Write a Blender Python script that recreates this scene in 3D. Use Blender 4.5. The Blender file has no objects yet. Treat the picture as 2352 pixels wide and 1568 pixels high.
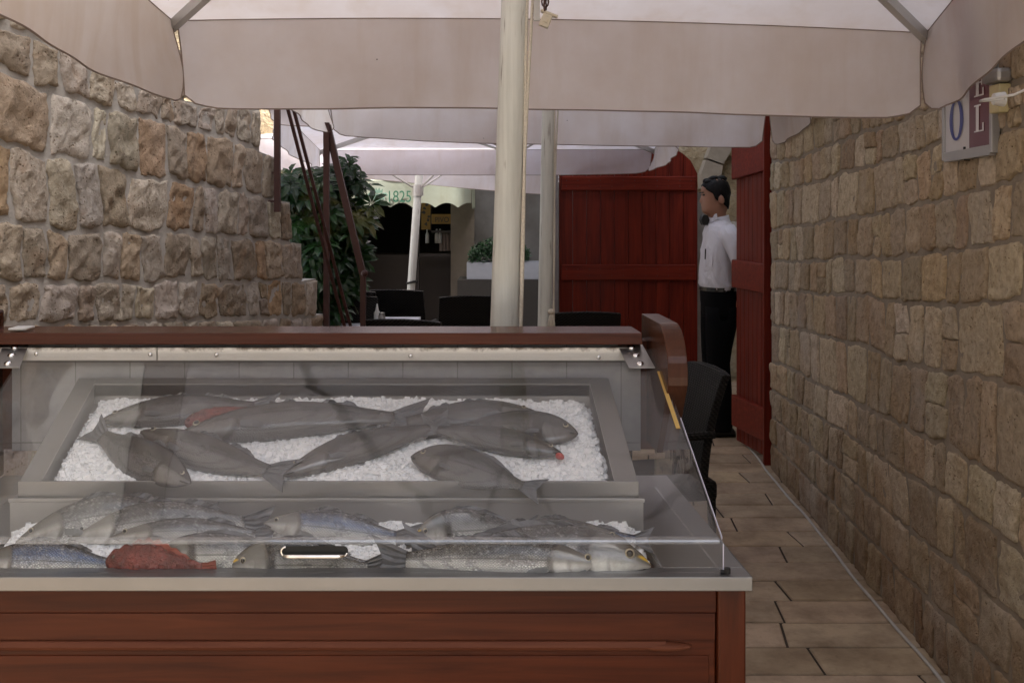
import bpy, bmesh, math, random
import numpy as np
from mathutils import Vector, Matrix
R = math.radians
rnd = random.Random(7)
SC = bpy.context.scene
COL = SC.collection

# ---------------------------------------------------------------- camera
cam_d = bpy.data.cameras.new('camera'); cam = bpy.data.objects.new('camera', cam_d); COL.objects.link(cam)
cam.location = (0, 0, 1.6); cam.rotation_euler = (R(90), 0, 0)
cam_d.sensor_width = 36; cam_d.lens = 2400/2352*36
cam_d.shift_y = -(784-459)/2352
cam_d.clip_start = 0.05; cam_d.clip_end = 500
SC.camera = cam
# ---------------------------------------------------------------- light
SUN_EL, SUN_AZ = 58, 60            # sun comes from behind the camera, a little to the right
w = bpy.data.worlds.new('World'); SC.world = w; w.use_nodes = True
nt = w.node_tree; nt.nodes.clear()
sky = nt.nodes.new('ShaderNodeTexSky'); sky.sky_type = 'NISHITA'; sky.sun_disc = False
sky.sun_elevation = R(SUN_EL); sky.sun_rotation = R(180-SUN_AZ)
bg = nt.nodes.new('ShaderNodeBackground'); bg.inputs['Strength'].default_value = 0.15
wo = nt.nodes.new('ShaderNodeOutputWorld')
sky.dust_density=4; hs=nt.nodes.new('ShaderNodeHueSaturation'); hs.inputs['Saturation'].default_value=.55; nt.links.new(sky.outputs[0],hs.inputs['Color']); nt.links.new(hs.outputs[0], bg.inputs[0]); nt.links.new(bg.outputs[0], wo.inputs[0])
sd = bpy.data.lights.new('sun', 'SUN'); sd.energy = 4.5; sd.angle = R(0.5); sd.color = (1, .95, .88)
so = bpy.data.objects.new('sun', sd); COL.objects.link(so)
sdir = Vector((math.sin(R(SUN_AZ))*math.cos(R(SUN_EL)), -math.cos(R(SUN_AZ))*math.cos(R(SUN_EL)), math.sin(R(SUN_EL))))
so.rotation_euler = sdir.to_track_quat('Z', 'Y').to_euler(); so.location = (5, -8, 14)
vs = SC.view_settings; vs.view_transform = 'Standard'; vs.look = 'None'; vs.exposure = 1.72; vs.gamma = 1; vs.use_curve_mapping = False
SC.render.engine = 'CYCLES'
cy = SC.cycles; cy.max_bounces = 10; cy.transparent_max_bounces = 16; cy.use_denoising = True
cy.diffuse_bounces = 5; cy.caustics_reflective = False; cy.caustics_refractive = False

# ---------------------------------------------------------------- helpers
def P(u, v, Y):
    return Vector(((u-1176)/2400*Y, Y, 1.6-(v-459)/2400*Y))
def newobj(name, data, parent=None):
    o = bpy.data.objects.new(name, data); COL.objects.link(o)
    if parent: o.parent = parent
    return o
def tag(o, label=None, cat=None, group=None, kind=None):
    if label: o['label'] = label
    if cat: o['category'] = cat
    if group: o['group'] = group
    if kind: o['kind'] = kind
    return o
def thing(name, label, cat, loc=(0,0,0), group=None):
    o = newobj(name, None); o.location = loc; o.empty_display_size = .1
    return tag(o, label, cat, group)
class MB:
    """collects faces, then builds ONE mesh object"""
    def __init__(s): s.v=[]; s.f=[]; s.m=[]; s.attrs={}
    def add(s, vs, fs, mi=0):
        b=len(s.v); s.v += [tuple(p) for p in vs]; s.f += [tuple(b+i for i in f) for f in fs]; s.m += [mi]*len(fs)
    def box(s, a, b, mi=0, M=None):
        x0,y0,z0=a; x1,y1,z1=b
        vs=[Vector(p) for p in ((x0,y0,z0),(x1,y0,z0),(x1,y1,z0),(x0,y1,z0),(x0,y0,z1),(x1,y0,z1),(x1,y1,z1),(x0,y1,z1))]
        if M: vs=[M@p for p in vs]
        s.add(vs, [(0,3,2,1),(4,5,6,7),(0,1,5,4),(1,2,6,5),(2,3,7,6),(3,0,4,7)], mi)
    def prism(s, poly, off, mi=0):
        """poly: list of 3D points; off: extrusion vector"""
        n=len(poly); off=Vector(off); a=[Vector(p) for p in poly]; b=[p+off for p in a]
        s.add(a+b, [tuple(range(n)), tuple(range(2*n-1,n-1,-1))]+[(i,i+n,(i+1)%n+n,(i+1)%n) for i in range(n)], mi)
    def tube(s, pts, r, n=10, mi=0, caps=True):
        pts=[Vector(p) for p in pts]; rs = r if isinstance(r,(list,tuple)) else [r]*len(pts)
        rings=[]; prev=None
        for i,p in enumerate(pts):
            d=(pts[min(i+1,len(pts)-1)]-pts[max(i-1,0)]).normalized()
            if prev is None: t=d.orthogonal().normalized()
            else:
                t=(prev-d*prev.dot(d)); t = t.normalized() if t.length>1e-6 else d.orthogonal().normalized()
            prev=t; q=d.cross(t)
            rings.append([p+(t*math.cos(2*math.pi*k/n)+q*math.sin(2*math.pi*k/n))*rs[i] for k in range(n)])
        s.loft(rings, mi, caps)
    def loft(s, rings, mi=0, caps=True):
        n=len(rings[0]); vs=[p for r in rings for p in r]; fs=[]
        for i in range(len(rings)-1):
            for k in range(n): fs.append((i*n+k, i*n+(k+1)%n, (i+1)*n+(k+1)%n, (i+1)*n+k))
        if caps: fs += [tuple(range(n-1,-1,-1)), tuple((len(rings)-1)*n+k for k in range(n))]
        s.add(vs, fs, mi)
    def grid(s, G, mi=0):
        """G[i][j] points"""
        a=len(G); b=len(G[0])
        s.add([p for r in G for p in r], [(i*b+j, i*b+j+1, (i+1)*b+j+1, (i+1)*b+j) for i in range(a-1) for j in range(b-1)], mi)
    def sphere(s, c, r, nu=14, nv=8, mi=0, M=None):
        c=Vector(c); rr = r if isinstance(r,(tuple,list)) else (r,r,r); rings=[]
        for i in range(nv+1):
            th=math.pi*(i/nv); th=min(max(th,.02),math.pi-.02)
            rg=[]
            for k in range(nu):
                p=Vector((rr[0]*math.sin(th)*math.cos(2*math.pi*k/nu), rr[1]*math.sin(th)*math.sin(2*math.pi*k/nu), rr[2]*math.cos(th)))
                if M: p=M@p
                rg.append(c+p)
            rings.append(rg)
        s.loft(rings, mi)
    def build(s, name, mats, parent=None, smooth=False, bevel=0, solid=0, auto=None):
        me=bpy.data.meshes.new(name); me.from_pydata(s.v, [], s.f); me.update()
        if not isinstance(mats,(list,tuple)): mats=[mats]
        for m in mats: me.materials.append(m)
        me.polygons.foreach_set('material_index', s.m)
        if smooth: me.polygons.foreach_set('use_smooth', [True]*len(s.f))
        for k,(ty,arr) in s.attrs.items():
            at=me.attributes.new(k, ty, 'POINT')
            if ty=='FLOAT': at.data.foreach_set('value', np.asarray(arr,dtype=np.float32).ravel())
            else: at.data.foreach_set('color', np.asarray(arr,dtype=np.float32).ravel())
        o=newobj(name, me, parent)
        if parent and parent.location.length>0: o.matrix_parent_inverse = Matrix.Translation(-parent.location)
        if bevel:
            b=o.modifiers.new('bevel','BEVEL'); b.width=bevel; b.segments=2; b.limit_method='ANGLE'
        if solid:
            b=o.modifiers.new('solid','SOLIDIFY'); b.thickness=solid; b.offset=0
        return o

def _h(ix,iy,iz):
    n=(ix*73856093 ^ iy*19349663 ^ iz*83492791).astype(np.int64) & 0x7fffffff
    n=(n*1103515245+12345) & 0x7fffffff; n=(n>>7)^n
    n=(n*1103515245+12345) & 0x7fffffff
    return (n%65536)/32768.0-1
def vnoise(p, sc=1.0, seed=0):
    p=np.asarray(p,dtype=float)*sc+seed*17.13+1000; i=np.floor(p).astype(np.int64); f=p-i; f=f*f*(3-2*f)
    r=0
    for dx in (0,1):
        for dy in (0,1):
            for dz in (0,1):
                wgt=(f[:,0] if dx else 1-f[:,0])*(f[:,1] if dy else 1-f[:,1])*(f[:,2] if dz else 1-f[:,2])
                r=r+wgt*_h(i[:,0]+dx,i[:,1]+dy,i[:,2]+dz)
    return r
def fbm(p, sc, oct=3, seed=0):
    return sum(vnoise(p, sc*2**k, seed+k)*.5**k for k in range(oct))

# ---------------------------------------------------------------- materials
class NT:
    def __init__(s, name):
        s.m=bpy.data.materials.new(name); s.m.use_nodes=True; s.t=s.m.node_tree; s.n=s.t.nodes; s.l=s.t.links
        s.b=s.n['Principled BSDF']; s.out=s.n['Material Output']
    def add(s, ty, **kw):
        n=s.n.new(ty)
        for k,v in kw.items():
            if hasattr(n,k): setattr(n,k,v)
            else: s.set(n.inputs[k.replace('_',' ')], v)
        return n
    def set(s, inp, v):
        if isinstance(v, bpy.types.NodeSocket): s.l.new(v, inp)
        elif isinstance(v,(tuple,list)) and len(v)==3 and inp.type=='RGBA': inp.default_value=(*v,1)
        else: inp.default_value=v
    def p(s, **kw):
        for k,v in kw.items(): s.set(s.b.inputs[k.replace('_',' ')], v)
    def coord(s, kind='Object', scale=(1,1,1), rot=(0,0,0)):
        tc=s.add('ShaderNodeTexCoord'); mp=s.add('ShaderNodeMapping'); mp.inputs['Scale'].default_value=scale; mp.inputs['Rotation'].default_value=rot
        s.l.new(tc.outputs[kind], mp.inputs[0]); return mp.outputs[0]
    def noise(s, vec, scale, detail=4, rough=.55, dist=0):
        n=s.add('ShaderNodeTexNoise'); s.l.new(vec,n.inputs['Vector']); n.inputs['Scale'].default_value=scale
        n.inputs['Detail'].default_value=detail; n.inputs['Roughness'].default_value=rough; n.inputs['Distortion'].default_value=dist
        return n.outputs[0]
    def ramp(s, fac, stops, interp='LINEAR'):
        n=s.add('ShaderNodeValToRGB'); s.l.new(fac,n.inputs[0]); cr=n.color_ramp; cr.interpolation=interp
        while len(cr.elements)<len(stops): cr.elements.new(.5)
        for e,(x,c) in zip(cr.elements,stops):
            e.position=x; e.color = (*c,1) if isinstance(c,(tuple,list)) else (c,c,c,1)
        return n.outputs[0]
    def mix(s, fac, a, b, mode='MIX'):
        n=s.add('ShaderNodeMix', data_type='RGBA', blend_type=mode)
        s.set(n.inputs['Factor'],fac); s.set(n.inputs[6],a); s.set(n.inputs[7],b); return n.outputs[2]
    def math(s, op, a, b=0.0, c=None):
        n=s.add('ShaderNodeMath', operation=op); s.set(n.inputs[0],a); s.set(n.inputs[1],b)
        if c is not None: s.set(n.inputs[2],c)
        return n.outputs[0]
    def attr(s, name, out='Fac'):
        n=s.add('ShaderNodeAttribute', attribute_name=name); return n.outputs[out]
    def bump(s, h, strength=.5, dist=.01, nrm=None):
        n=s.add('ShaderNodeBump'); s.l.new(h,n.inputs['Height']); n.inputs['Strength'].default_value=strength; n.inputs['Distance'].default_value=dist
        if nrm: s.l.new(nrm,n.inputs['Normal'])
        s.l.new(n.outputs[0], s.b.inputs['Normal']); return n.outputs[0]

def m_plain(name, col, rough=.5, metal=0, var=.15, sc=20, bump=0):
    t=NT(name); c=t.coord(); n=t.noise(c,sc,4)
    t.p(Base_Color=t.mix(n, tuple(x*(1-var) for x in col), tuple(min(1,x*(1+var)) for x in col)), Roughness=rough, Metallic=metal)
    if bump: t.bump(n, .5, bump)
    return t.m

def m_stone(name, tint=(1,1,1), orange=.5, pit=55, foot=0):
    t=NT(name); c=t.coord()
    col=t.attr('Col','Color')
    n1=t.noise(c,9,5,.6); n2=t.noise(c,38,5,.65); n3=t.noise(c,3,3); n4=t.noise(c,150,3,.6)
    k=t.mix(1, col, t.ramp(n2,[(.25,(.62,.58,.52)),(.55,(1,1,1)),(.8,(1.25,1.24,1.2))]), 'MULTIPLY')
    k=t.mix(t.ramp(n1,[(.55,0),(.75,orange)]), k, (.36*tint[0],.19*tint[1],.085*tint[2]))
    k=t.mix(t.ramp(n3,[(.5,0),(.8,.45)]), k, (.46,.42,.37))
    # pitted holes
    v=t.add('ShaderNodeTexVoronoi'); t.l.new(c,v.inputs['Vector']); v.inputs['Scale'].default_value=pit; 
    hole=t.ramp(v.outputs['Distance'],[(.08,0),(.26,1)])
    msk=t.ramp(n1,[(.4,1),(.6,0)])
    hole2=t.math('MAXIMUM',hole,msk)
    k=t.mix(1,k,t.ramp(hole2,[(0,(.45,.36,.27)),(1,(1,1,1))]),'MULTIPLY')
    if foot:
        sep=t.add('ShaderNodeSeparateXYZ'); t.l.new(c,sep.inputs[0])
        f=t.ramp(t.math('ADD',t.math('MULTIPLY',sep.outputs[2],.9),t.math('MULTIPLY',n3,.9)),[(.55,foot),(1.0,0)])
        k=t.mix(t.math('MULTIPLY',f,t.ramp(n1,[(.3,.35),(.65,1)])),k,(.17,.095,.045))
    t.p(Base_Color=k, Roughness=.9)
    h=t.math('ADD', t.math('MULTIPLY',n2,1.0), t.math('MULTIPLY',n4,.35)); h=t.math('ADD',h,t.math('MULTIPLY',hole2,.5))
    t.bump(h,.9,.012)
    return t.m
def m_mortar(name, a, b):
    t=NT(name); c=t.coord(); n=t.noise(c,14,5); n2=t.noise(c,140,3)
    t.p(Base_Color=t.mix(t.ramp(n,[(.3,0),(.7,1)]),a,b), Roughness=.95); t.bump(t.math('ADD',n,t.math('MULTIPLY',n2,.4)),.7,.008); return t.m
def m_wood(name, a, b, axis='x', rough=.35, sc=1.0, coat=.06):
    t=NT(name); s={'x':(1.2,22,22),'z':(22,22,1.2),'y':(22,1.2,22)}[axis]
    c=t.coord(scale=tuple(q*sc for q in s)); n=t.noise(c,2.2,6,.6,.6); n2=t.noise(c,.5,2)
    k=t.mix(t.ramp(n,[(.3,0),(.7,1)]),a,b); k=t.mix(t.math('MULTIPLY',n2,.5),k,tuple(q*.55 for q in a))
    t.p(Base_Color=k, Roughness=rough); t.b.inputs['Coat Weight'].default_value=coat; t.b.inputs['Specular IOR Level'].default_value=.18; t.b.inputs['Coat Roughness'].default_value=.15
    t.bump(n,.15,.002); return t.m
def m_fabric(name, col, trans=.35):
    t=NT(name); c=t.coord(); n=t.noise(c,2.5,5,.6); st=t.noise(t.coord(scale=(6,6,.6)),1.5,4); n2=t.noise(c,900,2)
    v=t.add('ShaderNodeTexVoronoi'); t.l.new(c,v.inputs['Vector']); v.inputs['Scale'].default_value=7
    spot=t.ramp(v.outputs['Distance'],[(.012,1),(.02,0)])
    k=t.mix(t.ramp(n,[(.35,0),(.70,.85)]),col,tuple(q*f for q,f in zip(col,(.86,.80,.74))))
    k=t.mix(t.ramp(st,[(.5,0),(.75,.5)]),k,tuple(q*f for q,f in zip(col,(.8,.72,.62))))
    k=t.mix(spot,k,(.12,.09,.07))
    t.p(Base_Color=k, Roughness=.85); t.b.inputs['Specular IOR Level'].default_value=.2
    t.bump(t.math('ADD',n2,t.math('MULTIPLY',n,8)),.3,.010)
    tr=t.add('ShaderNodeBsdfTranslucent'); t.l.new(k,tr.inputs[0]); mx=t.add('ShaderNodeMixShader'); mx.inputs[0].default_value=trans
    t.l.new(t.b.outputs[0],mx.inputs[1]); t.l.new(tr.outputs[0],mx.inputs[2]); t.l.new(mx.outputs[0],t.out.inputs[0]); return t.m
def m_pane(name, ior=1.6, base=.03, tint=(.97,.98,.98), rough=.02, dust=.06):
    t=NT(name); t.n.remove(t.b)
    tr=t.add('ShaderNodeBsdfTransparent'); tr.inputs[0].default_value=(*tint,1)
    gl=t.add('ShaderNodeBsdfGlossy'); gl.inputs['Roughness'].default_value=rough; gl.inputs['Color'].default_value=(1,1,1,1)
    df=t.add('ShaderNodeBsdfDiffuse'); df.inputs[0].default_value=(.75,.75,.77,1)
    c=t.coord(); n=t.noise(c,5,5,.6); st=t.noise(t.coord(scale=(14,2,2)),3,5,.6)
    dm=t.math('MULTIPLY', t.ramp(t.math('MULTIPLY',n,st),[(.12,.25),(.4,1)]), dust)
    m0=t.add('ShaderNodeMixShader'); t.l.new(dm,m0.inputs[0]); t.l.new(tr.outputs[0],m0.inputs[1]); t.l.new(df.outputs[0],m0.inputs[2])
    lw=t.add('ShaderNodeLayerWeight'); lw.inputs['Blend'].default_value=.5; fr=t.math('MULTIPLY_ADD',t.math('POWER',lw.outputs['Facing'],5.0),.9,(ior-1)**2/(ior+1)**2)
    wv=t.noise(t.coord(scale=(1,3,3)),2.2,2); bp=t.add('ShaderNodeBump'); t.l.new(wv,bp.inputs['Height']); bp.inputs['Strength'].default_value=.5; bp.inputs['Distance'].default_value=.003
    t.l.new(bp.outputs[0],gl.inputs['Normal'])
    fac=t.math('ADD',fr,base)
    m1=t.add('ShaderNodeMixShader'); t.l.new(fac,m1.inputs[0]); t.l.new(m0.outputs[0],m1.inputs[1]); t.l.new(gl.outputs[0],m1.inputs[2])
    t.l.new(m1.outputs[0],t.out.inputs[0]); return t.m
def m_steel(name, col=(.36,.355,.355), rough=.33, axis=0, metal=.95):
    t=NT(name); s=[(2,160,160),(160,2,160),(160,160,2)][axis]
    n=t.noise(t.coord(scale=s),1,4); n2=t.noise(t.coord(),6,4)
    t.p(Base_Color=t.mix(n2,tuple(q*.8 for q in col),tuple(q*1.1 for q in col)), Metallic=metal, Roughness=t.math('MULTIPLY_ADD',n,.15,rough-.07))
    t.bump(n,.12,.0008); return t.m

M={}
M['stoneL']=m_stone('rough_limestone',(1,1,1),.34,60)
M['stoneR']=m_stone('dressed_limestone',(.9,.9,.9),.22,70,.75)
M['mortarL']=m_mortar('grey_mortar',(.36,.34,.31),(.47,.44,.41))
M['mortarR']=m_mortar('brown_mortar',(.20,.165,.125),(.29,.24,.185))
M['fabric']=m_fabric('canopy_fabric',(.90,.85,.85),.55)
M['fabric2']=m_fabric('cooler_canopy_fabric',(.80,.77,.83),.5)
M['hem']=m_plain('hem_binding',(.25,.19,.16),.9)
M['casewood']=m_wood('case_wood',(.045,.0085,.003),(.115,.026,.0085),'x',.38)
M['casewoodz']=m_wood('case_wood_upright',(.045,.010,.004),(.115,.027,.010),'z',.3)
M['redwood']=m_wood('red_door_wood',(.085,.006,.0025),(.23,.025,.010),'z',.5)
M['redwoodx']=m_wood('red_batten_wood',(.10,.007,.0025),(.25,.028,.011),'x',.5)
M['steel']=m_steel('brushed_steel')
M['countersteel']=m_steel('counter_steel',(.25,.25,.25),.36,0,.85)
M['steeld']=m_steel('brushed_steel_tray',(.34,.33,.32),.45,0,.8)
M['chrome']=m_plain('chrome',(.85,.85,.85),.1,1,.03)
M['pane']=m_pane('acrylic_pane',1.43,.0,(.99,.99,.99),.012,.018)
M['paneclear']=m_pane('clear_front_acrylic',1.15,.0,(.99,.99,.99),.01,.01)
M['paneedge']=m_plain('acrylic_edge',(.55,.55,.68),.2)
M['black']=m_plain('black_void',(.008,.008,.008),.7)
M['pole']=None
def m_pole():
    t=NT('painted_pole'); c=t.coord(scale=(30,30,1.6)); n=t.noise(c,1.6,5,.65); n2=t.noise(t.coord(scale=(60,60,5)),1,4)
    k=t.mix(t.ramp(n,[(.42,0),(.7,1)]),(.66,.68,.65),(.53,.55,.52)); k=t.mix(t.ramp(n2,[(.64,0),(.74,.8)]),k,(.17,.14,.11))
    t.p(Base_Color=k,Roughness=.4); return t.m
M['pole']=m_pole()
M['frame']=m_steel('umbrella_rib_metal',(.5,.49,.47),.45,2,.6)
M['rust']=m_plain('brown_painted_iron',(.055,.016,.012),.5,0,.3,30)
M['rope']=m_plain('ivory_rope',(.60,.56,.48),.9,0,.3,200,.002)
M['white']=m_plain('white_plastic',(.7,.7,.68),.4)
M['cloth']=m_plain('white_tablecloth',(.75,.76,.82),.85)

# ================================================================= SETTING
def ground():
    m=MB(); ys=[-30,-.5,9.2,9.21,60,160]; zs=[-.004,-.004,-.004,-.7,-.7,-.7]; xs=[-80,-8,8,80]
    m.grid([[(x,y,z) for x in xs] for y,z in zip(ys,zs)])
    t=NT('ground_stone'); c=t.coord(); n=t.noise(c,3,5)
    t.p(Base_Color=t.mix(n,(.40,.40,.395),(.50,.50,.49)),Roughness=.7)
    o=m.build('ground',t.m); tag(o,'stone ground under the paving and street',kind='structure')
ground()
def paving():
    m=MB(); col=[]
    r=random.Random(3)
    row=.2175; y=3.52-row*22
    k=0
    while y<9.1:
        x=-2.2-r.random()*.5; m.v and None
        sr_=0.0
        while x<2.1:
            wd=r.choice([.2,.3,.42,.5,.62,.7])*r.uniform(.9,1.1)
            g=.005; b=.004
            x0,x1,y0,y1=x+g,x+wd-g,y+g*1.3,y+row-g*1.3
            sk=[sr_,r.uniform(-.015,.015)]; sr_=sk[1]
            z=r.uniform(-.0015,.0015)
            A=[(x0+sk[0],y0,-.02),(x1+sk[1],y0,-.02),(x1-sk[1],y1,-.02),(x0-sk[0],y1,-.02)]
            B=[(x0+sk[0],y0,z),(x1+sk[1],y0,z),(x1-sk[1],y1,z),(x0-sk[0],y1,z)]
            C=[(x0+b+sk[0],y0+b,z+.004),(x1-b+sk[1],y0+b,z+.004),(x1-b-sk[1],y1-b,z+.004),(x0+b-sk[0],y1-b,z+.004)]
            m.add(A+B+C,[(0,1,5,4),(1,2,6,5),(2,3,7,6),(3,0,4,7),(4,5,9,8),(5,6,10,9),(6,7,11,10),(7,4,8,11),(8,9,10,11)])
            f=r.uniform(.82,1.1); c=(.45*f,.35*f*r.uniform(.97,1.02),.245*f*r.uniform(.92,1.03),1)
            col += [c]*12
            x+=wd
        y+=row; k+=1
    m.add([(-2.6,-1.3,-.0025),(2.7,-1.3,-.0025),(2.7,9.15,-.0025),(-2.6,9.15,-.0025)],[(0,1,2,3)],1); col+=[(0,0,0,1)]*4
    m.attrs['Col']=('FLOAT_COLOR',col)
    t=NT('paving_slab'); c=t.coord(); n=t.noise(c,5,6,.65); n2=t.noise(c,60,4); cc=t.attr('Col','Color')
    k=t.mix(t.ramp(n,[(.38,.0),(.68,.8)]),cc,(.17,.115,.07)); k=t.mix(t.ramp(n2,[(.62,0),(.75,.35)]),k,(.15,.10,.07))
    sep=t.add('ShaderNodeSeparateXYZ'); t.l.new(c,sep.inputs[0])
    near=t.ramp(t.math('ADD',sep.outputs[0],t.math('MULTIPLY',n,.5)),[(.0,0),(1,0)])
    t.p(Base_Color=k,Roughness=t.math('MULTIPLY_ADD',n2,.3,.35)); t.bump(n2,.3,.003)
    o=m.build('paving',[t.m,m_plain('joint_dirt',(.045,.032,.022),.95,0,.3,30)]); tag(o,'worn cream stone slabs of the alley',kind='structure')
paving()

def stone_wall(name,label,cat,a,b,nx,lines,ends,sr,wr,H,rough,mats,pal,seed,thick=.45,N=15,side='L',extra_top=0,bottom=-.05,gap=.011,rcr=(.1,.3),pw=12,rs=.010,groove=0):
    """plane x=a+b*Y ; lines = course boundary polylines (photo points on that plane), top first; s=Y along the wall"""
    r=random.Random(seed)
    def toS(u,v):
        k=(u-1176)/2400; Y=a/(k-b); return Y,1.6-(v-459)/2400*Y
    L=[]
    for ln in lines:
        pts=sorted(toS(u,v) for u,v in ln); L.append((np.array([p[0] for p in pts]),np.array([p[1] for p in pts])))
    def zl(i,s):
        return np.interp(s,L[i][0],L[i][1])
    nrm=np.array([nx,-nx*b,0.0]); nrm/=np.linalg.norm(nrm)
    m=MB(); vv=[];ff=[];cols=[]
    t=np.sin(np.linspace(-1,1,N)*math.pi/2)
    X,Yg=np.meshgrid(t,t,indexing='ij')
    # course list: (zt function, zb function, s_end)
    courses=[]
    for i in range(len(L)-1): courses.append((lambda s,i=i:zl(i,s), lambda s,i=i:zl(i+1,s), ends[i]))
    for j in range(extra_top):
        courses.append((lambda s,j=j:zl(0,s)+.2*(j+1), lambda s,j=j:zl(0,s)+.2*j, ends[-1] if side=='R' else ends[0]-.7*(j+1)))
    for j in range(12):
        zt=lambda s,j=j:zl(len(L)-1,s)-.2*j; zb=lambda s,j=j:zl(len(L)-1,s)-.2*(j+1)
        if side=='L': courses.append((zt,zb,ends[len(L)-2]+.05*(j+1)))
        if zt(sr[0])<0: break
    for ci,(zt,zb,se) in enumerate(courses):
        s=sr[0]-r.random()*.2
        while s<se-.05:
            wd=r.uniform(*wr)*(1.5 if r.random()<.12 else 1)
            if s+wd>se-.08: wd=se-s
            split = r.random()<.07
            for part in ((0,.5),(.5,1)) if split else ((0,1),):
                g=gap*r.uniform(.7,1.4)
                cx=s+wd/2; hw=wd/2-g
                rc=r.uniform(*rcr); sk=r.uniform(-.02,.02)
                xx=X*np.sqrt(1-rc*Yg**2/2); yy=Yg*np.sqrt(1-rc*X**2/2)
                S=cx+xx*hw+sk*yy
                ztv=zt(S); zbv=zb(S); hh=ztv-zbv
                q=(yy+1)/2*(part[1]-part[0])+part[0]
                Z=zbv+g+(hh-2*g)*q
                p3=np.stack([S.ravel(),Z.ravel(),np.full(S.size,seed*3.1)],1)
                e=np.maximum(abs(X),abs(Yg)).ravel()
                # ragged outline
                S=S.ravel()+(vnoise(p3,18,1)+.6*vnoise(p3,55,5))*rs*e; Z=Z.ravel()+(vnoise(p3,18,2)+.6*vnoise(p3,55,6))*rs*e
                h0=H*r.uniform(.5,1.3)
                h=h0*np.sqrt(np.clip(1-e**pw,0,1))+rough*fbm(p3,24,4,3)*np.clip(1.5-e,0,1)+rough*.3*vnoise(p3,7,9)*(1-e**4)
                # a tilted face
                h+= (X.ravel()*r.uniform(-.4,.4)+Yg.ravel()*r.uniform(-.4,.4))*rough*.9*(1-e**6)+groove*vnoise(p3*np.array([1,.12,1]),60,12)*(1-e**6)
                h=np.where(e>.999,-.008,h)
                px=a+b*S+nrm[0]*h; py=S+nrm[1]*h
                base=len(vv)
                vv.extend(zip(px,py,Z))
                flip = nx<0
                for i in range(N-1):
                    for j in range(N-1):
                        q4=(base+i*N+j, base+(i+1)*N+j, base+(i+1)*N+j+1, base+i*N+j+1)
                        ff.append(q4 if not flip else q4[::-1])
                c=r.choice(pal); f=r.uniform(.8,1.15); c=(c[0]*f,c[1]*f*r.uniform(.97,1.02),c[2]*f*r.uniform(.92,1.04),1)
                cols += [c]*(N*N)
            s+=wd
    ns=len(ff); nv0=len(vv); m.v=vv; m.f=ff; m.m=[0]*ns
    # mortar body following the stepped top: one slab per course
    for (zt,zb,se) in courses:
        gg=np.arange(sr[0]-.2,se-.05,.12); ss=np.append(gg,se-.006); n_s=len(ss)-1
        for k in range(n_s):
            s0,s1=ss[k],ss[k+1]
            poly=[]
            for (s,z) in ((s0,float(zb(s0))),(s1,float(zb(s1))),(s1,float(zt(s1))),(s0,float(zt(s0)))):
                poly.append(Vector((a+b*s,s,z)))
            off=Vector(-nrm*thick)
            m.add(poly,[(0,1,2,3)] if nx<0 else [(3,2,1,0)],1)
            q=[p+off for p in poly]
            m.add(poly[2:]+[q[3],q[2]],[(0,1,2,3)],1)
            if k==n_s-1: m.add([poly[1],poly[2],q[2],q[1]],[(0,1,2,3)],1)
    n=len(m.v)-nv0; cols += [(.3,.3,.3,1)]*n
    m.attrs['Col']=('FLOAT_COLOR',cols)
    o=m.build(name,mats,smooth=True); tag(o,label,cat); return o

palL=[(.39,.325,.255),(.43,.375,.31),(.35,.285,.22),(.40,.315,.23),(.47,.42,.365),(.39,.275,.18),(.39,.34,.285)]
palR=[(.40,.315,.215),(.43,.345,.24),(.35,.27,.18),(.41,.305,.20),(.47,.39,.285),(.34,.25,.16)]
Lw=dict(a=-1.56-.206*3.4,b=.206)
def sL(u): return Lw['a']/((u-1176)/2400-Lw['b'])
linesL=[[(-300,-60),(0,60),(77,78),(200,150),(328,200),(379,212),(441,238),(513,242),(597,250)],
 [(-300,60),(0,154),(77,195),(144,215),(231,241),(328,267),(379,282),(441,297),(513,313),(597,349),(640,366)],
 [(-300,270),(0,325),(77,354),(154,361),(246,382),(328,405),(385,410),(451,423),(538,436),(631,461),(680,466)],
 [(-300,500),(0,508),(77,513),(154,533),(231,523),(328,533),(385,533),(461,538),(543,543),(667,556),(700,561)],
 [(-300,650),(0,646),(77,641),(154,648),(256,643),(338,654),(410,638),(513,651),(641,643),(693,646)],
 [(-300,760),(0,743),(338,738),(461,733),(725,725)],
 [(-300,890),(0,862),(338,842),(461,832),(742,812)]]
endsL=[sL(597),sL(631),sL(667),sL(693),sL(726),sL(742)]
stone_wall('stone_wall','rough limestone stair wall whose end steps down on the left of the alley','wall',Lw['a'],Lw['b'],1,linesL,endsL,(1.2,5.8),(.09,.205),.013,.010,[M['stoneL'],M['mortarL']],palL,11,side='L',extra_top=1,thick=.35,gap=.008,N=21,rs=.011)
Ra,Rb=1.35,.032
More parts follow.
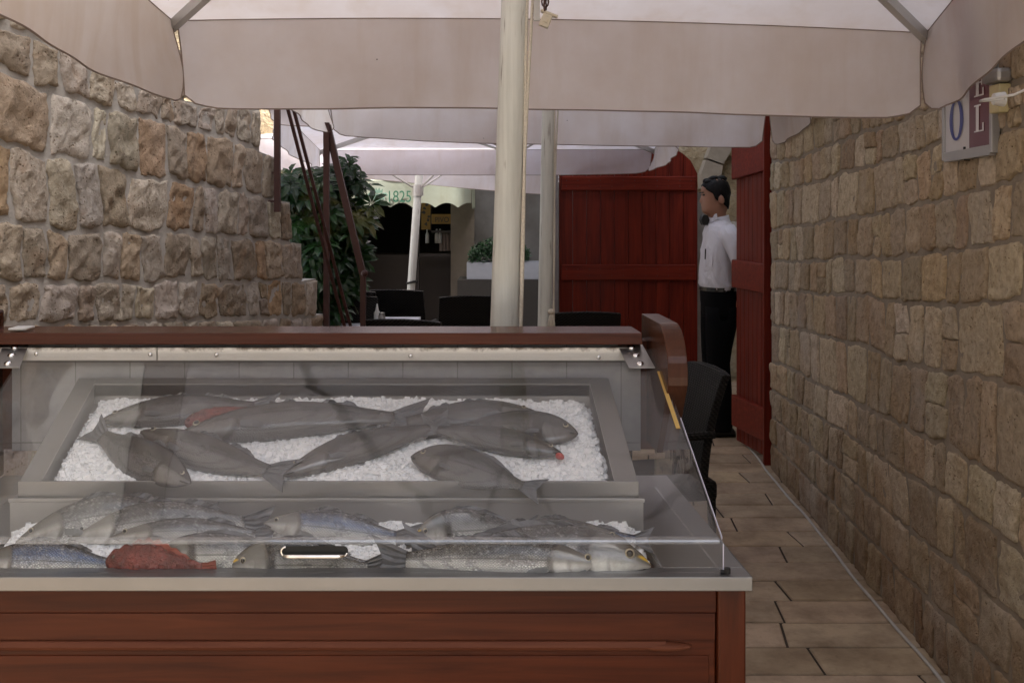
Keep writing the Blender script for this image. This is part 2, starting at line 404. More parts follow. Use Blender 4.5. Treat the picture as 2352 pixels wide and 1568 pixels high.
linesR=[[(1776,372),(1832,367),(1879,343),(1932,324),(2000,300),(2070,281),(2103,262),(2352,190)],
 [(1776,440),(1822,433),(1893,414),(1941,395),(2008,381),(2046,366),(2093,352),(2165,328),(2352,290)],
 [(1774,528),(1822,519),(1879,514),(1917,504),(1998,495),(2070,476),(2117,469),(2179,457),(2236,443),(2352,405)],
 [(1772,600),(1879,600),(1932,590),(2036,595),(2103,585),(2170,576),(2212,571),(2265,564),(2352,552)],
 [(1772,666),(1884,676),(1998,676),(2027,690),(2084,695),(2141,700),(2260,695),(2352,690)],
 [(1776,745),(1866,762),(1916,779),(1972,790),(2023,810),(2068,835),(2118,840),(2174,857),(2253,863),(2352,891)],
 [(1776,830),(1827,850),(1883,886),(1939,905),(1972,928),(2028,956),(2068,975),(2107,995),(2163,1015),(2219,1048),(2275,1081),(2352,1132)],
 [(1776,896),(1815,919),(1883,958),(1939,990),(1995,1030),(2051,1070),(2107,1103),(2185,1146),(2241,1186),(2303,1230),(2352,1270)]]
fl=lambda u:1076+(u-1773)*(1568-1076)/(2191-1773)
h8=linesR[-1]
for f in (.34,.67,1.02):
    linesR.append([(u,v+(fl(u)-v)*f) for u,v in h8])
eR=6.24
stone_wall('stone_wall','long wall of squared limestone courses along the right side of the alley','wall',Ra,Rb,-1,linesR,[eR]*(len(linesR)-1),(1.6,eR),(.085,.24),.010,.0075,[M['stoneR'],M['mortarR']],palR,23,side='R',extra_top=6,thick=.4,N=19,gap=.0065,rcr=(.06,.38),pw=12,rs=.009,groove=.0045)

def plain_building(name,label,x0,x1,y0,y1,z0,z1,mat,win=None,cat='building',face='-y'):
    """plain rendered block with window and cornice parts"""
    t=thing(name,label,cat,((x0+x1)/2,(y0+y1)/2,z0))
    m=MB(); m.box((x0,y0,z0),(x1,y1,z1)); m.build('wall',mat,t)
    m=MB(); m.box((x0-.06,y0-.06,z1),(x1+.06,y1+.06,z1+.12)); m.build('cornice',mat,t)
    for (a,b,c,d) in win or []:
        if face=='+y':
            yy=y1; m=MB(); m.box((a,yy-.05,b),(c,yy+.02,d)); f=m.build('window',M['shutter'],t)
        elif face=='-x':
            m=MB(); m.box((x0-.02,a,b),(x0+.05,c,d)); f=m.build('window',M['shutter'],t)
    return t
t=NT('building_stone'); c=t.coord(); br=t.add('ShaderNodeTexBrick'); t.l.new(t.coord(rot=(R(90),0,0)),br.inputs['Vector'])
br.inputs['Scale'].default_value=1; br.inputs['Brick Width'].default_value=.42; br.inputs['Row Height'].default_value=.22; br.inputs['Mortar Size'].default_value=.012
br.inputs['Color1'].default_value=(.50,.44,.35,1); br.inputs['Color2'].default_value=(.42,.37,.29,1); br.inputs['Mortar'].default_value=(.3,.27,.22,1)
n=t.noise(c,6,5); t.p(Base_Color=t.mix(t.ramp(n,[(.45,0),(.75,.6)]),br.outputs[0],(.38,.30,.20)),Roughness=.9); t.bump(n,.6,.02)
M['bstone']=t.m
M['shutter']=m_plain('green_shutter',(.03,.09,.06),.5)
RB_H=9.0
plain_building('light_blocker','unseen house added across the street behind the viewer to block sun',-9,9,-10,-6,0,5.2,m_plain('grey_house_wall',(.46,.455,.44),.9,0,.25,3,.02),[(-5,3,-4,4.8),(-1.5,3,-.5,4.8),(2,3,3,4.8),(5,3,6,4.8)],face='+y')  # out-of-view house put in to stop sun and tune the front light
plain_building('light_blocker','unseen tall house added behind the right alley wall to shade the alley',2.05,8,-1.0,6.0,0,RB_H,M['bstone'])  # added out of sight, tall enough to keep sun off the alley

plain_building('light_blocker','unseen lower block added beyond the right alley wall to shade waiter and door',2.3,3.4,6.2,9.3,-.7,6.2,M['bstone'])  # unseen, put in to keep the waiter and door out of the sun

plain_building('light_blocker','unseen house added left of the stair wall to hide sky and bounce sun',-8,-2.5,-5.5,5.2,0,8.0,m_plain('dark_house_wall',(.26,.24,.22),.9,0,.25,3,.02))  # added beside the frame: hides sky from the pane, bounces warm sun
plain_building('light_blocker','unseen block added beyond the arch at the far right to shade the courtyard',3.45,8,8.9,13.5,-.7,10.0,M['bstone'])  # sun blocker added out of view so the cafe courtyard stays shaded
# far sunlit wall, right rear wall, cafe front
t=NT('sunlit_rubble'); c=t.coord(); n=t.noise(c,7,6,.65); n2=t.noise(c,30,4); v=t.add('ShaderNodeTexVoronoi'); v.feature='DISTANCE_TO_EDGE'; t.l.new(t.coord(scale=(3.2,3.2,3.6)),v.inputs['Vector']); v.inputs['Scale'].default_value=1
k=t.mix(t.ramp(n,[(.35,0),(.7,1)]),(.44,.36,.24),(.31,.23,.13)); k=t.mix(t.ramp(n2,[(.58,0),(.72,.6)]),k,(.22,.17,.11))
k=t.mix(t.ramp(v.outputs[0],[(.02,.35),(.07,0)]),k,(.35,.30,.23))
t.p(Base_Color=k,Roughness=.95); t.bump(t.math('ADD',n,n2),.9,.03); M['rubble']=t.m
def rough_slab(x0,x1,y,z0,z1,amp,n,seed,th=.3):
    m=MB(); xs=np.linspace(x0,x1,n); zs=np.linspace(z0,z1,int(n*(z1-z0)/abs(x1-x0))+2)
    G=[]
    for x in xs:
        p=np.array([[x,y,z] for z in zs]); d=fbm(p,4,3,seed)*amp
        G.append([(x,y+dd,z) for z,dd in zip(zs,d)])
    m.grid(G); m.box((x0,y+amp*2,z0),(x1,y+th+amp*2,z1)); return m
m=rough_slab(-6,-1.72,10.2,-.7,6,.03,60,4); o=m.build('rubble_wall',M['rubble'],smooth=True); tag(o,'sunlit pale yellow rubble wall far behind the leafy shrub','wall')
m=rough_slab(1.0,3.4,9.6,-.7,4.5,.03,40,8); m.box((1.9,9.45,2.0),(3.4,9.62,2.1))
w2=thing('rubble_wall','rough ochre stone wall seen behind the waiter, with an arch of cut stones','wall',(1.9,9.6,0))
m.build('wall',M['rubble'],w2,smooth=False)
m=MB()
for k in range(8):
    a0=R(180-k*22+1.5); a1=R(180-(k+1)*22+1.5)-R(-1.5); cx,cz=2.45,1.72; r0,r1=.58,.74
    pts=[(cx+math.cos(a)*r,9.42,cz+math.sin(a)*r) for a,r in ((a0,r0),(a0,r1),((a0+a1)/2,r1+.01),(a1,r1),(a1,r0))]
    m.prism(pts,(0,.2,0))
m.build('arch',m_plain('arch_stone',(.33,.28,.22),.9,0,.25,12,.02),w2)
m=MB(); m.box((1.93,9.40,1.33),(2.6,9.58,1.40)); m.build('ledge',m_plain('ledge_stone',(.5,.47,.42),.9,0,.2,12,.01),w2)

# cafe facade
cf=thing('cafe_facade','dark cafe doorway in a grey rendered wall behind the far chairs','cafe',(-.6,12.2,-.7))
t=NT('grey_render'); c=t.coord(); n=t.noise(c,2.2,6,.6); t.p(Base_Color=t.mix(t.ramp(n,[(.35,0),(.7,1)]),(.11,.10,.09),(.19,.18,.17)),Roughness=.95); t.bump(n,.4,.02); M['render']=t.m
yc=12.2
def XF(u,Y): return (u-1176)/2400*Y
def ZF(v,Y): return 1.6-(v-459)/2400*Y
ox0,ox1=XF(800,yc),XF(1040,yc)
m=MB(); m.box((ox1,yc,-.7),(3.6,yc+.3,4.2)); m.box((-5,yc,-.7),(ox0,yc+.3,4.2)); m.box((ox0,yc,ZF(440,yc)+.25),(ox1,yc+.3,4.2)); m.build('wall',M['render'],cf)
m=MB(); m.box((ox1-.02,yc-.07,-.7),(XF(1090,yc),yc-.003,ZF(440,yc)+.2)); m.build('pilaster',m_plain('pilaster_stone',(.15,.125,.10),.9,0,.25,8,.01),cf)
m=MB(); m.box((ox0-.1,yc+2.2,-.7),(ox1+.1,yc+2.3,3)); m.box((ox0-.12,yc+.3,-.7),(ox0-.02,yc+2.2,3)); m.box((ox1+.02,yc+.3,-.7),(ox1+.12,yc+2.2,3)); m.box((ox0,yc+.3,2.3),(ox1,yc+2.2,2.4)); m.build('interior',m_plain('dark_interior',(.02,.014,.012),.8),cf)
m=MB()
m.box((XF(955,yc),yc+.05,-.7),(XF(962,yc),yc+.15,2.0)); m.box((XF(985,yc),yc+.05,ZF(535,yc)),(ox1,yc+.15,ZF(530,yc))); m.box((XF(955,yc),yc+.05,ZF(590,yc)),(ox1,yc+.16,ZF(583,yc)))
m.box((XF(985,yc),yc+.05,ZF(535,yc)),(XF(990,yc),yc+.15,2.0)); m.build('window_frame',m_plain('dark_frame',(.03,.022,.02),.5),cf)
m=MB(); m.box((XF(1005,yc),yc+.3,ZF(579,yc)),(XF(1040,yc),yc+.33,ZF(539,yc))); 
for k in range(4): m.tube([(XF(1010+k*8,yc),yc+.29,ZF(579,yc)),(XF(1010+k*8,yc),yc+.29,ZF(539,yc))],.012,6)
m.build('curtain',m_plain('curtain_cloth',(.30,.23,.20),.9),cf)
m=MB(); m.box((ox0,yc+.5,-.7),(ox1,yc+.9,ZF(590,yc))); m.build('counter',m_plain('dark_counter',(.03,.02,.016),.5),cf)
m=MB(); m.box((XF(780,11.9),11.9,-.7),(XF(815,11.9),11.96,2.0)); m.box((XF(783,11.9),11.89,.4),(XF(812,11.9),11.897,.55)); m.build('door_leaf',M['redwood'],cf)
for uu in (1000,1008,978):
    b=MB(); z0=ZF(560,yc); b.tube([(XF(uu,yc),yc+.2,z0-.0),(XF(uu,yc),yc+.2,z0+.10),(XF(uu,yc),yc+.2,z0+.13),(XF(uu,yc),yc+.2,z0+.17)],[.022,.022,.009,.009],10)
    o=b.build('bottle',M['white'],smooth=True); tag(o,{1000:'small white bottle in the cafe window beside the curtain',1008:'white bottle standing against the curtain in the cafe window',978:'white bottle left of the others in the cafe window'}[uu],'bottle','bottles in the cafe window')

def textmesh(s,name,mat,parent,loc,size,rot=(R(90),0,0),sx=1,ext=.002,shear=0):
    cu=bpy.data.curves.new(name,'FONT'); cu.body=s; cu.size=size; cu.extrude=ext; cu.align_x='CENTER'
    tmp=bpy.data.objects.new('tmp',cu); COL.objects.link(tmp)
    dg=bpy.context.evaluated_depsgraph_get(); me=bpy.data.meshes.new_from_object(tmp.evaluated_get(dg)); bpy.data.objects.remove(tmp)
    me.materials.clear(); me.materials.append(mat)
    Mx=Matrix.Translation(loc)@Matrix.Rotation(rot[2],4,'Z')@Matrix.Rotation(rot[0],4,'X')@Matrix.Diagonal((sx,1,1,1)); me.transform(Mx)
    o=newobj(name,me,parent)
    if parent and parent.location.length>0: o.matrix_parent_inverse=Matrix.Translation(-parent.location)
    return o
M['yellow']=m_plain('yellow_sign',(.16,.09,.012),.6)
M['ink']=m_plain('black_ink',(.02,.018,.015),.6)
sg=thing('beer_sign','small yellow sign with dark lettering in the cafe window','sign',(XF(1016,yc),yc-.05,ZF(503,yc)))
m=MB(); m.box((XF(992,yc),yc-.06,ZF(514,yc)),(XF(1041,yc),yc-.035,ZF(492,yc))); m.build('panel',M['yellow'],sg,bevel=.003)
textmesh('PIVO','lettering',M['ink'],sg,(XF(1016,yc),yc-.062,ZF(510,yc)),.085,sx=.9)
sg=thing('yellow_banner','narrow yellow banner with black bird shapes hanging in the cafe doorway','banner',(XF(978,yc),yc-.05,ZF(500,yc)))
m=MB(); m.box((XF(968,yc),yc-.02,ZF(527,yc)),(XF(989,yc),yc-.01,ZF(462,yc))); m.build('cloth',M['yellow'],sg)
m=MB(); r=random.Random(5)
for k in range(6):
    cx=XF(973+r.random()*12,yc); cz=ZF(470+k*9,yc); m.prism([(cx+math.cos(q*1.05)*r.uniform(.008,.03),yc-.026,cz+math.sin(q*1.05)*r.uniform(.01,.028)) for q in range(6)],(0,.004,0))
m.build('print',M['ink'],sg)
# awning
ya=11.2
aw=thing('cafe_awning','cream scalloped cafe awning with green lettering reading 1825','awning',(XF(955,ya),ya,ZF(430,ya)))
M['awn']=m_fabric('awning_cloth',(.40,.43,.36),.35)
M['green']=m_plain('green_ink',(.02,.10,.06),.7)
G=[];ax0,ax1=XF(770,ya),XF(1082,ya); nn=90
for i in range(nn+1):
    x=ax0+(ax1-ax0)*i/nn; ph=(x-XF(870,ya))/(XF(922,ya)-XF(870,ya)) ; sc=.038*abs(math.sin(math.pi*(ph+.5)))
    sc=.055*(1-abs(math.cos(math.pi*ph))**.8)
    zb=ZF(466,ya)-sc
    G.append([(x,ya+.01*math.sin(x*9),ZF(415,ya)+(zb-ZF(415,ya))*j/6) for j in range(7)])
m=MB(); m.grid(G); m.build('valance',M['awn'],aw,smooth=True)
m=MB(); m.grid([[(x,ya+(yc-ya)*j/4,ZF(415,ya)+.5*j/4) for j in range(5)] for x in (ax0,(ax0+ax1)/2,ax1)]); m.build('top',M['awn'],aw)
m=MB(); 
for i in range(5): y0=ya+i*.2; m.add([(ax1,y0,ZF(415,ya)+.1*i),(ax1+.01,y0,ZF(476,ya)),(ax1+.01,y0+.1,ZF(482,ya)),(ax1+.01,y0+.2,ZF(476,ya)),(ax1,y0+.2,ZF(415,ya)+.1*(i+1))],[(0,1,2,3,4)])
m.build('side_valance',M['awn'],aw)
textmesh('1825','lettering',M['green'],aw,(XF(917,ya),ya-.02,ZF(464,ya)),.175,sx=.78)
textmesh('o','lettering',M['green'],aw,(XF(826,ya),ya-.02,ZF(465,ya)),.175,sx=.9)
m=MB(); cx,cz=XF(868,ya),ZF(450,ya)   # crest: shield, crown, two side scrolls
Yq=ya-.022
def pr(pts): m.prism([(cx+x*.01,Yq,cz+z*.01) for x,z in pts],(0,.003,0))
pr([(-5,2),(5,2),(5,-2),(3.2,-5.5),(0,-7),(-3.2,-5.5),(-5,-2)])
pr([(-5,3),(-6,8),(-3,5.5),(-1.8,9),(0,6),(1.8,9),(3,5.5),(6,8),(5,3)])
for sgn in (-1,1):
    for a0 in range(5):
        q=a0*.5; m.sphere((cx+sgn*(.075+.02*math.cos(q*2)),Yq,cz+.03*math.sin(q*1.6)-.01*a0+.01),(.012,.002,.014),8,5)
m.build('crest',m_plain('grey_green_ink',(.13,.22,.17),.7),aw)
# planter with shrub
yp=11.6
pl=thing('planter_box','long white planter box with a dark green shrub by the grey wall','planter',(XF(1155,yp),yp,ZF(640,yp)))
m=MB(); x0,x1,z0,z1=XF(1072,yp),XF(1262,yp),ZF(641,yp),ZF(603,yp)
m.box((x0,yp,z0),(x1,yp+.02,z1)); m.box((x0,yp+.32,z0),(x1,yp+.34,z1)); m.box((x0,yp+.02,z0),(x0+.02,yp+.32,z1)); m.box((x1-.02,yp+.02,z0),(x1,yp+.32,z1)); m.box((x0+.02,yp+.02,z0),(x1-.02,yp+.32,z1-.04)); m.build('box',m_plain('white_planter',(.40,.42,.47),.6,0,.12),pl)
M['leafd']=m_plain('dark_leaf',(.012,.045,.012),.5,0,.5,15)
r=random.Random(9); m=MB()
for k in range(1500):
    a=r.random(); x=x0+.03+(x1-x0)*.72*a; hgt=.27*(1-abs(a-.5)**2*2.2); z=z1+r.random()**.8*hgt*r.uniform(.7,1.05); y=yp+r.uniform(.0,.34)
    d=Vector((r.uniform(-1,1),r.uniform(-1,1),r.uniform(-.2,1.2))).normalized()*.05; s=d.orthogonal().normalized()*.011
    p=Vector((x,y,z)); m.add([p,p+d*.5+s,p+d,p+d*.5-s],[(0,1,2,3)])
m.build('foliage',M['leafd'],pl)
m=MB(); m.box((x0-.1,yp-.05,-.7),(x1+.1,yp+.5,z0-.004)); o=m.build('low_wall',m_plain('dark_low_wall',(.05,.045,.04),.9)); tag(o,'dark low wall that carries the white planter box','wall')
# ================================================================= UMBRELLAS
def umbrella(label,c,hub,pole_r,pole_pts,drop,fab,seed,detail=True,rope=True,wave=.030,bow=(0,0,0,0)):
    """c: 4 corners (far-left, far-right, near-right, near-left) at the hem; hub: apex; pole_pts: base and top of the pole"""
    r=random.Random(seed)
    c=[Vector(q) for q in c]; hub=Vector(hub)
    t=thing('parasol',label,'parasol',pole_pts[0],'square white parasols along the alley')
    m=MB(); n=14
    for k in range(4):
        A,B=c[k],c[(k+1)%4]
        G=[]
        for i in range(n+1):
            e=i/n; row=[]
            for j in range(n+1):
                q=j/n; p=A.lerp(B,q).lerp(hub,e); 
                p=p+Vector((0,0,-.06*math.sin(math.pi*q)*math.sin(math.pi*e)*(1-.3*e)+bow[k]*4*q*(1-q)*(1-e)))
                row.append(p)
            G.append(row)
        m.grid(G)
    m.build('canopy',fab,t,smooth=False).data.polygons.foreach_set('use_smooth',[True]*(4*n*n))
    cen=(c[0]+c[1]+c[2]+c[3])/4
    for k in range(4):
        A,B=c[k],c[(k+1)%4]; d=(B-A); out=Vector((d.y,-d.x,0)).normalized()
        mid=(A+B)/2
        if (mid-cen).dot(out)<0: out=-out
        N=64; K=12; G=[]; bot=[]; ph=r.uniform(0,6)
        for i in range(N+1):
            q=.006+.988*i/N
            dd=min(q,1-q)*d.length
            rc=.10
            D=drop*(1+.02*math.sin(q*7+ph))
            if dd<rc: D=drop-rc*.75*(1-math.sqrt(max(0,1-((rc-dd)/rc)**2)))
            D+= .02*4*q*(1-q)
            inset=0
            col=[]
            for j in range(K+1):
                e=j/K
                wv=wave*e*(math.sin(q*9+ph+e)+.5*math.sin(q*19+ph*2+e*3)+.18*math.sin(q*47+e*4))
                pull=.03*e*(1 if q<.5 else -1)*max(0,1-dd/.25)   # free ends curl in
                p=A+d*q+d.normalized()*pull+Vector((0,0,bow[k]*4*q*(1-q)))+out*(wv+.01*e-.03*e*max(0,1-dd/.2))+Vector((0,0,-D*e))
                col.append(p)
            G.append(col); bot.append(col[-1])
        v=MB(); v.grid(G); vo=v.build('valance',fab,t,smooth=True)
        h=MB(); edge=[G[0][j] for j in range(0,K+1)]+bot[1:-1]+[G[-1][j] for j in range(K,-1,-1)]
        h.tube(edge,.0028,5); h.tube([g[0] for g in G],.0024,5)
        ho=h.build('hem',M['hem'],None)
        ho.parent=vo; ho.matrix_parent_inverse=vo.matrix_parent_inverse.copy() if False else Matrix.Identity(4)
        ho.matrix_parent_inverse=(Matrix.Translation(t.location)@vo.matrix_parent_inverse).inverted()
    # frame
    pt=Vector(pole_pts[1])
    for k in range(4):
        rb=MB(); a=c[k]+Vector((0,0,-.018)); b=hub+Vector((0,0,-.09)); u_=(b-a).normalized(); s=u_.cross(Vector((0,0,1))).normalized()*.013; up=s.cross(u_).normalized()*.016
        rb.prism([a-s-up,a+s-up,a+s+up,a-s+up],b-a); rb.sphere(a,(.022,.022,.022),8,6); rb.build('rib',M['frame'],t)
    st=MB(); ph=pole_pts[0]; run=Vector(pole_pts[0]).lerp(pt,.80)
    for k in range(4):
        st=MB(); a=c[k].lerp(hub,.55)+Vector((0,0,-.06)); st.tube([run,a],.008,6); st.build('strut',M['frame'],t)
    s=MB(); s.tube([run+Vector((0,0,-.05)),run+Vector((0,0,.05))],pole_r*1.35,16); s.build('runner',M['frame'],t,smooth=False)
    s=MB(); b0=Vector(pole_pts[0]); s.tube([b0.lerp(pt,i/24) for i in range(25)],[pole_r*(1.06-.12*i/24) for i in range(25)],24); s.build('pole',M['pole'],t,smooth=True)
    s=MB(); s.box((b0.x-.28,b0.y-.28,.004),(b0.x+.28,b0.y+.28,.06)); s.build('base',M['casewood'] if False else m_plain('concrete_base',(.3,.3,.29),.9),t,bevel=.01)
    s=MB(); s.tube([hub+Vector((0,0,-.14)),hub+Vector((0,0,.05))],pole_r*1.5,14); s.build('hub',M['frame'],t)
    if rope:
        for kk in range(2):
            s=MB(); off=Vector((pole_r*.93+.004+.007*kk,-pole_r*.5,0)); z1=.80
            pts=[]
            for i in range(41):
                e=i/40; p=b0.lerp(pt,.30+.5*e)+off+Vector((.006*math.sin(e*5+kk*2),0,0)); pts.append(p)
            s.tube(pts,.0042,7); s.build('rope',M['rope'],t,smooth=True)
    return t
Y1=3.5
def cor(u,v,Y): return P(u,v,Y)
u1=umbrella('large parasol overhead whose thick dirty pole rises right behind the fish case',
  [cor(396,48,Y1),cor(2128,76,Y1),(1.20,1.25,2.68),(-1.14,1.25,2.45)],(.10,2.35,2.86),.0375,
  [(-.062,2.8,0),(.030,2.8,2.82)],.285,M['fabric'],1,bow=(.025,0,0,0))
u1b=[o for o in bpy.data.objects if o.name.startswith('pole')][0]
Y2=6.0
umbrella('second parasol back, with a rope knotted low on its pole',
  [cor(748,205,Y2),cor(1768,234,Y2),(1.46,3.75,2.46),(-1.03,3.75,2.46)],(.21,4.9,2.75),.032,
  [(.133,4.9,0),(.185,4.9,2.7)],.262,M['fabric'],2,bow=(.0,0,0,0))
Y3=8.3
umbrella('third parasol back, its pole hidden by the thick front pole',
  [cor(735,345,Y3),cor(1503,343,Y3),(1.10,6.3,2.24),(-1.50,6.3,2.24)],(-.1,7.4,2.45),.032,
  [(0.02,7.4,0),(0.02,7.4,2.4)],.185,M['fabric2'],3,rope=False)
Y4=10.4
u4=umbrella('farthest parasol with a thin leaning pole in front of the cafe doorway',
  [cor(560,325,Y4),cor(1268,392,Y4),(.38,8.5,2.1),(-2.4,8.5,2.1)],(-.9,9.3,2.3),.036,
  [(-1.005,9.3,-.7),(-.795,9.3,2.28)],.24,M['fabric2'],4,rope=False)
s=MB(); pp=P(946,648,9.3); s.tube([pp+Vector((.045*math.cos(a*.7),.045*math.sin(a*.7),.01*math.sin(a))) for a in range(10)],.010,6); 
o=s.build('pole_clamp',M['black'],u4)
# hanging bar, chain and clip on the first parasol
hb=MB(); a=P(1233,-60,2.75); b=P(1232,49,2.75); hb.box((a.x-.008,2.74,b.z),(a.x+.008,2.752,a.z)); o=hb.build('hanging_bar',M['frame'],u1)
ch=MB()
for k in range(5):
    c0=P(1252,14-k*9,2.72); pts=[c0+Vector(((.008 if k%2 else .003)*math.cos(q),(.003 if k%2 else .008)*math.sin(q),.013*math.sin(q) if k%2 else .013*math.cos(q+1.57))) for q in [i*math.pi/5 for i in range(11)]]
    pts=[c0+Vector((.009*math.cos(q)*(1 if k%2 else .35),.009*math.cos(q)*(.35 if k%2 else 1),.014*math.sin(q))) for q in [i*math.pi/5 for i in range(11)]]
    ch.tube(pts,.0024,6,caps=False)
ch.build('chain',M['rust'],u1,smooth=True)
cl=MB(); c0=P(1255,44,2.73); Mx=Matrix.Translation(c0)@Matrix.Rotation(R(22),4,'Y'); cl.box((-.013,-.012,-.022),(.013,.012,.012),M=Mx); cl.box((-.022,-.014,.012),(.026,.014,.018),M=Mx); cl.box((-.006,-.018,-.012),(.006,-.012,.004),M=Mx)
cl.build('plastic_clip',m_plain('yellowed_plastic',(.55,.50,.40),.35),u1,bevel=.002)
# rope knot on second pole
kt=MB(); r=random.Random(2)
c0=P(1266,716,4.84)
for k in range(9):
    x=r.uniform(-.02,.02); kt.tube([c0+Vector((0,0,.0)),c0+Vector((x*.7,-.01*r.random(),-.05)),c0+Vector((x,-.01,-.10-.03*r.random()))],.0035,6)
kt.sphere(c0,(.016,.014,.014),8,6); o=kt.build('rope_tassel',M['rope'],[q for q in bpy.data.objects if q.get('label','').startswith('second parasol')][0],smooth=True)

# ================================================================= FISH CASE
SH=.075
def sx(x,y): return x-SH*(y-1.96)
cs=thing('fish_display_case','red brown wooden fish counter with steel top and sloping clear acrylic hood','display case',(-.4,2.2,0))
def cbox(mb,x0,x1,y0,y1,z0,z1,mi=0):
    vs=[(sx(x,y),y,z) for z in (z0,z1) for (x,y) in ((x0,y0),(x1,y0),(x1,y1),(x0,y1))]
    mb.add(vs,[(0,3,2,1),(4,5,6,7),(0,1,5,4),(1,2,6,5),(2,3,7,6),(3,0,4,7)],mi)
X0,X1=-1.24,.445
ZC=.90
# body
m=MB(); cbox(m,X0+.03,.385,1.972,2.66,.08,.872); m.build('body',M['casewood'],cs,bevel=.003)
m=MB(); cbox(m,.387,.440,1.962,2.66,.06,.8725); m.build('corner_post',M['casewoodz'],cs,bevel=.004)
m=MB(); cbox(m,X0+.03,.3855,1.9685,1.9715,.823,.872); m.build('top_rail',M['casewood'],cs,bevel=.002)
m=MB(); cbox(m,X0+.03,.384,1.9695,1.9718,.771,.8215); m.build('raised_band',m_wood('case_wood_lighter',(.055,.012,.005),(.12,.030,.011),'x',.45),cs,bevel=.002)
m=MB()
prof=[(1.972,.770),(1.966,.769),(1.960,.761),(1.963,.755),(1.972,.750)]
G=[[(sx(x,y),y,z) for (y,z) in prof] for x in (X0+.03,.29)]
m.grid(G); m.sphere((.29,1.970,.759),(.05,.012,.008),14,8); m.build('moulding',m_wood('case_wood_lighter',(.09,.026,.013),(.16,.055,.028),'x',.65,1,0),cs)
m=MB(); cbox(m,X0+.03,.372,1.969,1.9719,.30,.742); m.build('lower_panel',M['casewood'],cs,bevel=.002)
m=MB(); cbox(m,X0+.06,.40,2.0,2.62,.0,.079); m.build('plinth',M['black'],cs)
# steel counter with opening
WX0,WX1,WY0,WY1=-1.03,.29,1.992,2.175
m=MB()
for (a,b,c,d) in ((X0,X1,1.94,WY0),(X0,WX0,WY0,WY1),(WX1,X1,WY0,WY1),(X0,X1,WY1,2.66)):
    cbox(m,a,b,c,d,ZC-.008,ZC)
cbox(m,X0,X1,1.938,1.9415,ZC-.0255,ZC+.001); cbox(m,X1-.003,X1+.0005,1.9415,2.66,ZC-.026,ZC+.0008)
m.build('counter_top',M['countersteel'],cs,bevel=.0028)
# lower well
m=MB(); 
cbox(m,WX0-.003,WX1+.003,WY0-.003,WY0,.80,ZC-.0085); cbox(m,WX0-.003,WX0,WY0,WY1,.80,ZC-.0085); cbox(m,WX1,WX1+.003,WY0,WY1,.80,ZC-.0085); cbox(m,WX0,WX1,WY0,WY1,.80,.803)
m.build('lower_tray',M['steeld'],cs)
# riser box between lower and upper trays
m=MB(); cbox(m,WX0,WX1,WY1,2.60,ZC+.0005,.9765); cbox(m,WX0-.002,WX1+.002,WY1-.0035,WY1,.9715,.9800); m.build('riser',M['steeld'],cs,bevel=.0015)
M['lipsteel']=m_steel('lip_steel',(.24,.235,.23),.42,0,.8)
# upper tray frame on an incline
TY0,TZ0,TY1,TZ1=2.2,1.012,2.535,1.153
def tp(x,e,dz=0): 
    y=TY0+(TY1-TY0)*e; return Vector((sx(x,y),y,TZ0+(TZ1-TZ0)*e+dz))
TXa,TXb=-.972,.232
def tquad(mb,x0,x1,e0,e1,t=.02):
    a=[tp(x0,e0),tp(x1,e0),tp(x1,e1),tp(x0,e1)]; mb.prism(a,(0,0,-t))
m=MB()
tquad(m,TXa-.045,TXa,-.02,1.08,.03); tquad(m,TXb,TXb+.05,-.02,1.08,.03); tquad(m,TXa,TXb,1.0,1.08,.03)
m.build('tray_rim',M['lipsteel'],cs,bevel=.0015)
m=MB(); a=[tp(TXa-.045,-.02),tp(TXb+.05,-.02)]; 
cbox(m,TXa-.045,TXb+.05,2.186,2.1925,.9772,TZ0-.0005); m.build('tray_lip',M['lipsteel'],cs,bevel=.001)
m=MB()
for (x,) in ((TXa,),(TXb,)):
    m.prism([tp(x,0),tp(x,1),tp(x,1,-.05),tp(x,0,-.05)],(.002,0,0))
m.prism([tp(TXa,1.0),tp(TXb,1.0),tp(TXb,1.0,-.06),tp(TXa,1.0,-.06)],(0,.002,0)); m.prism([tp(TXa,0,-.05),tp(TXb,0,-.05),tp(TXb,1,-.05),tp(TXa,1,-.05)],(0,0,-.002))
m.build('upper_tray',M['steeld'],cs)
# back splash of grey tiles
t=NT('grey_tile'); c=t.coord(rot=(R(90),0,0)); br=t.add('ShaderNodeTexBrick'); t.l.new(c,br.inputs['Vector']); br.offset=0
br.inputs['Scale'].default_value=1; br.inputs['Brick Width'].default_value=.135; br.inputs['Row Height'].default_value=.2; br.inputs['Mortar Size'].default_value=.0015
br.inputs['Color1'].default_value=(.28,.28,.29,1); br.inputs['Color2'].default_value=(.33,.33,.335,1); br.inputs['Mortar'].default_value=(.16,.16,.16,1)
n=t.noise(t.coord(),22,5,.65); t.p(Base_Color=t.mix(t.ramp(n,[(.4,0),(.7,.55)]),br.outputs[0],(.19,.185,.20)),Roughness=.35); M['tile']=t.m
m=MB(); cbox(m,X0+.05,X1-.08,2.585,2.60,.98,1.249); m.build('tile_back',M['tile'],cs)
m=MB(); cbox(m,X0+.02,X1-.02,2.601,2.66,.98,1.249); m.build('back_board',M['casewood'],cs)
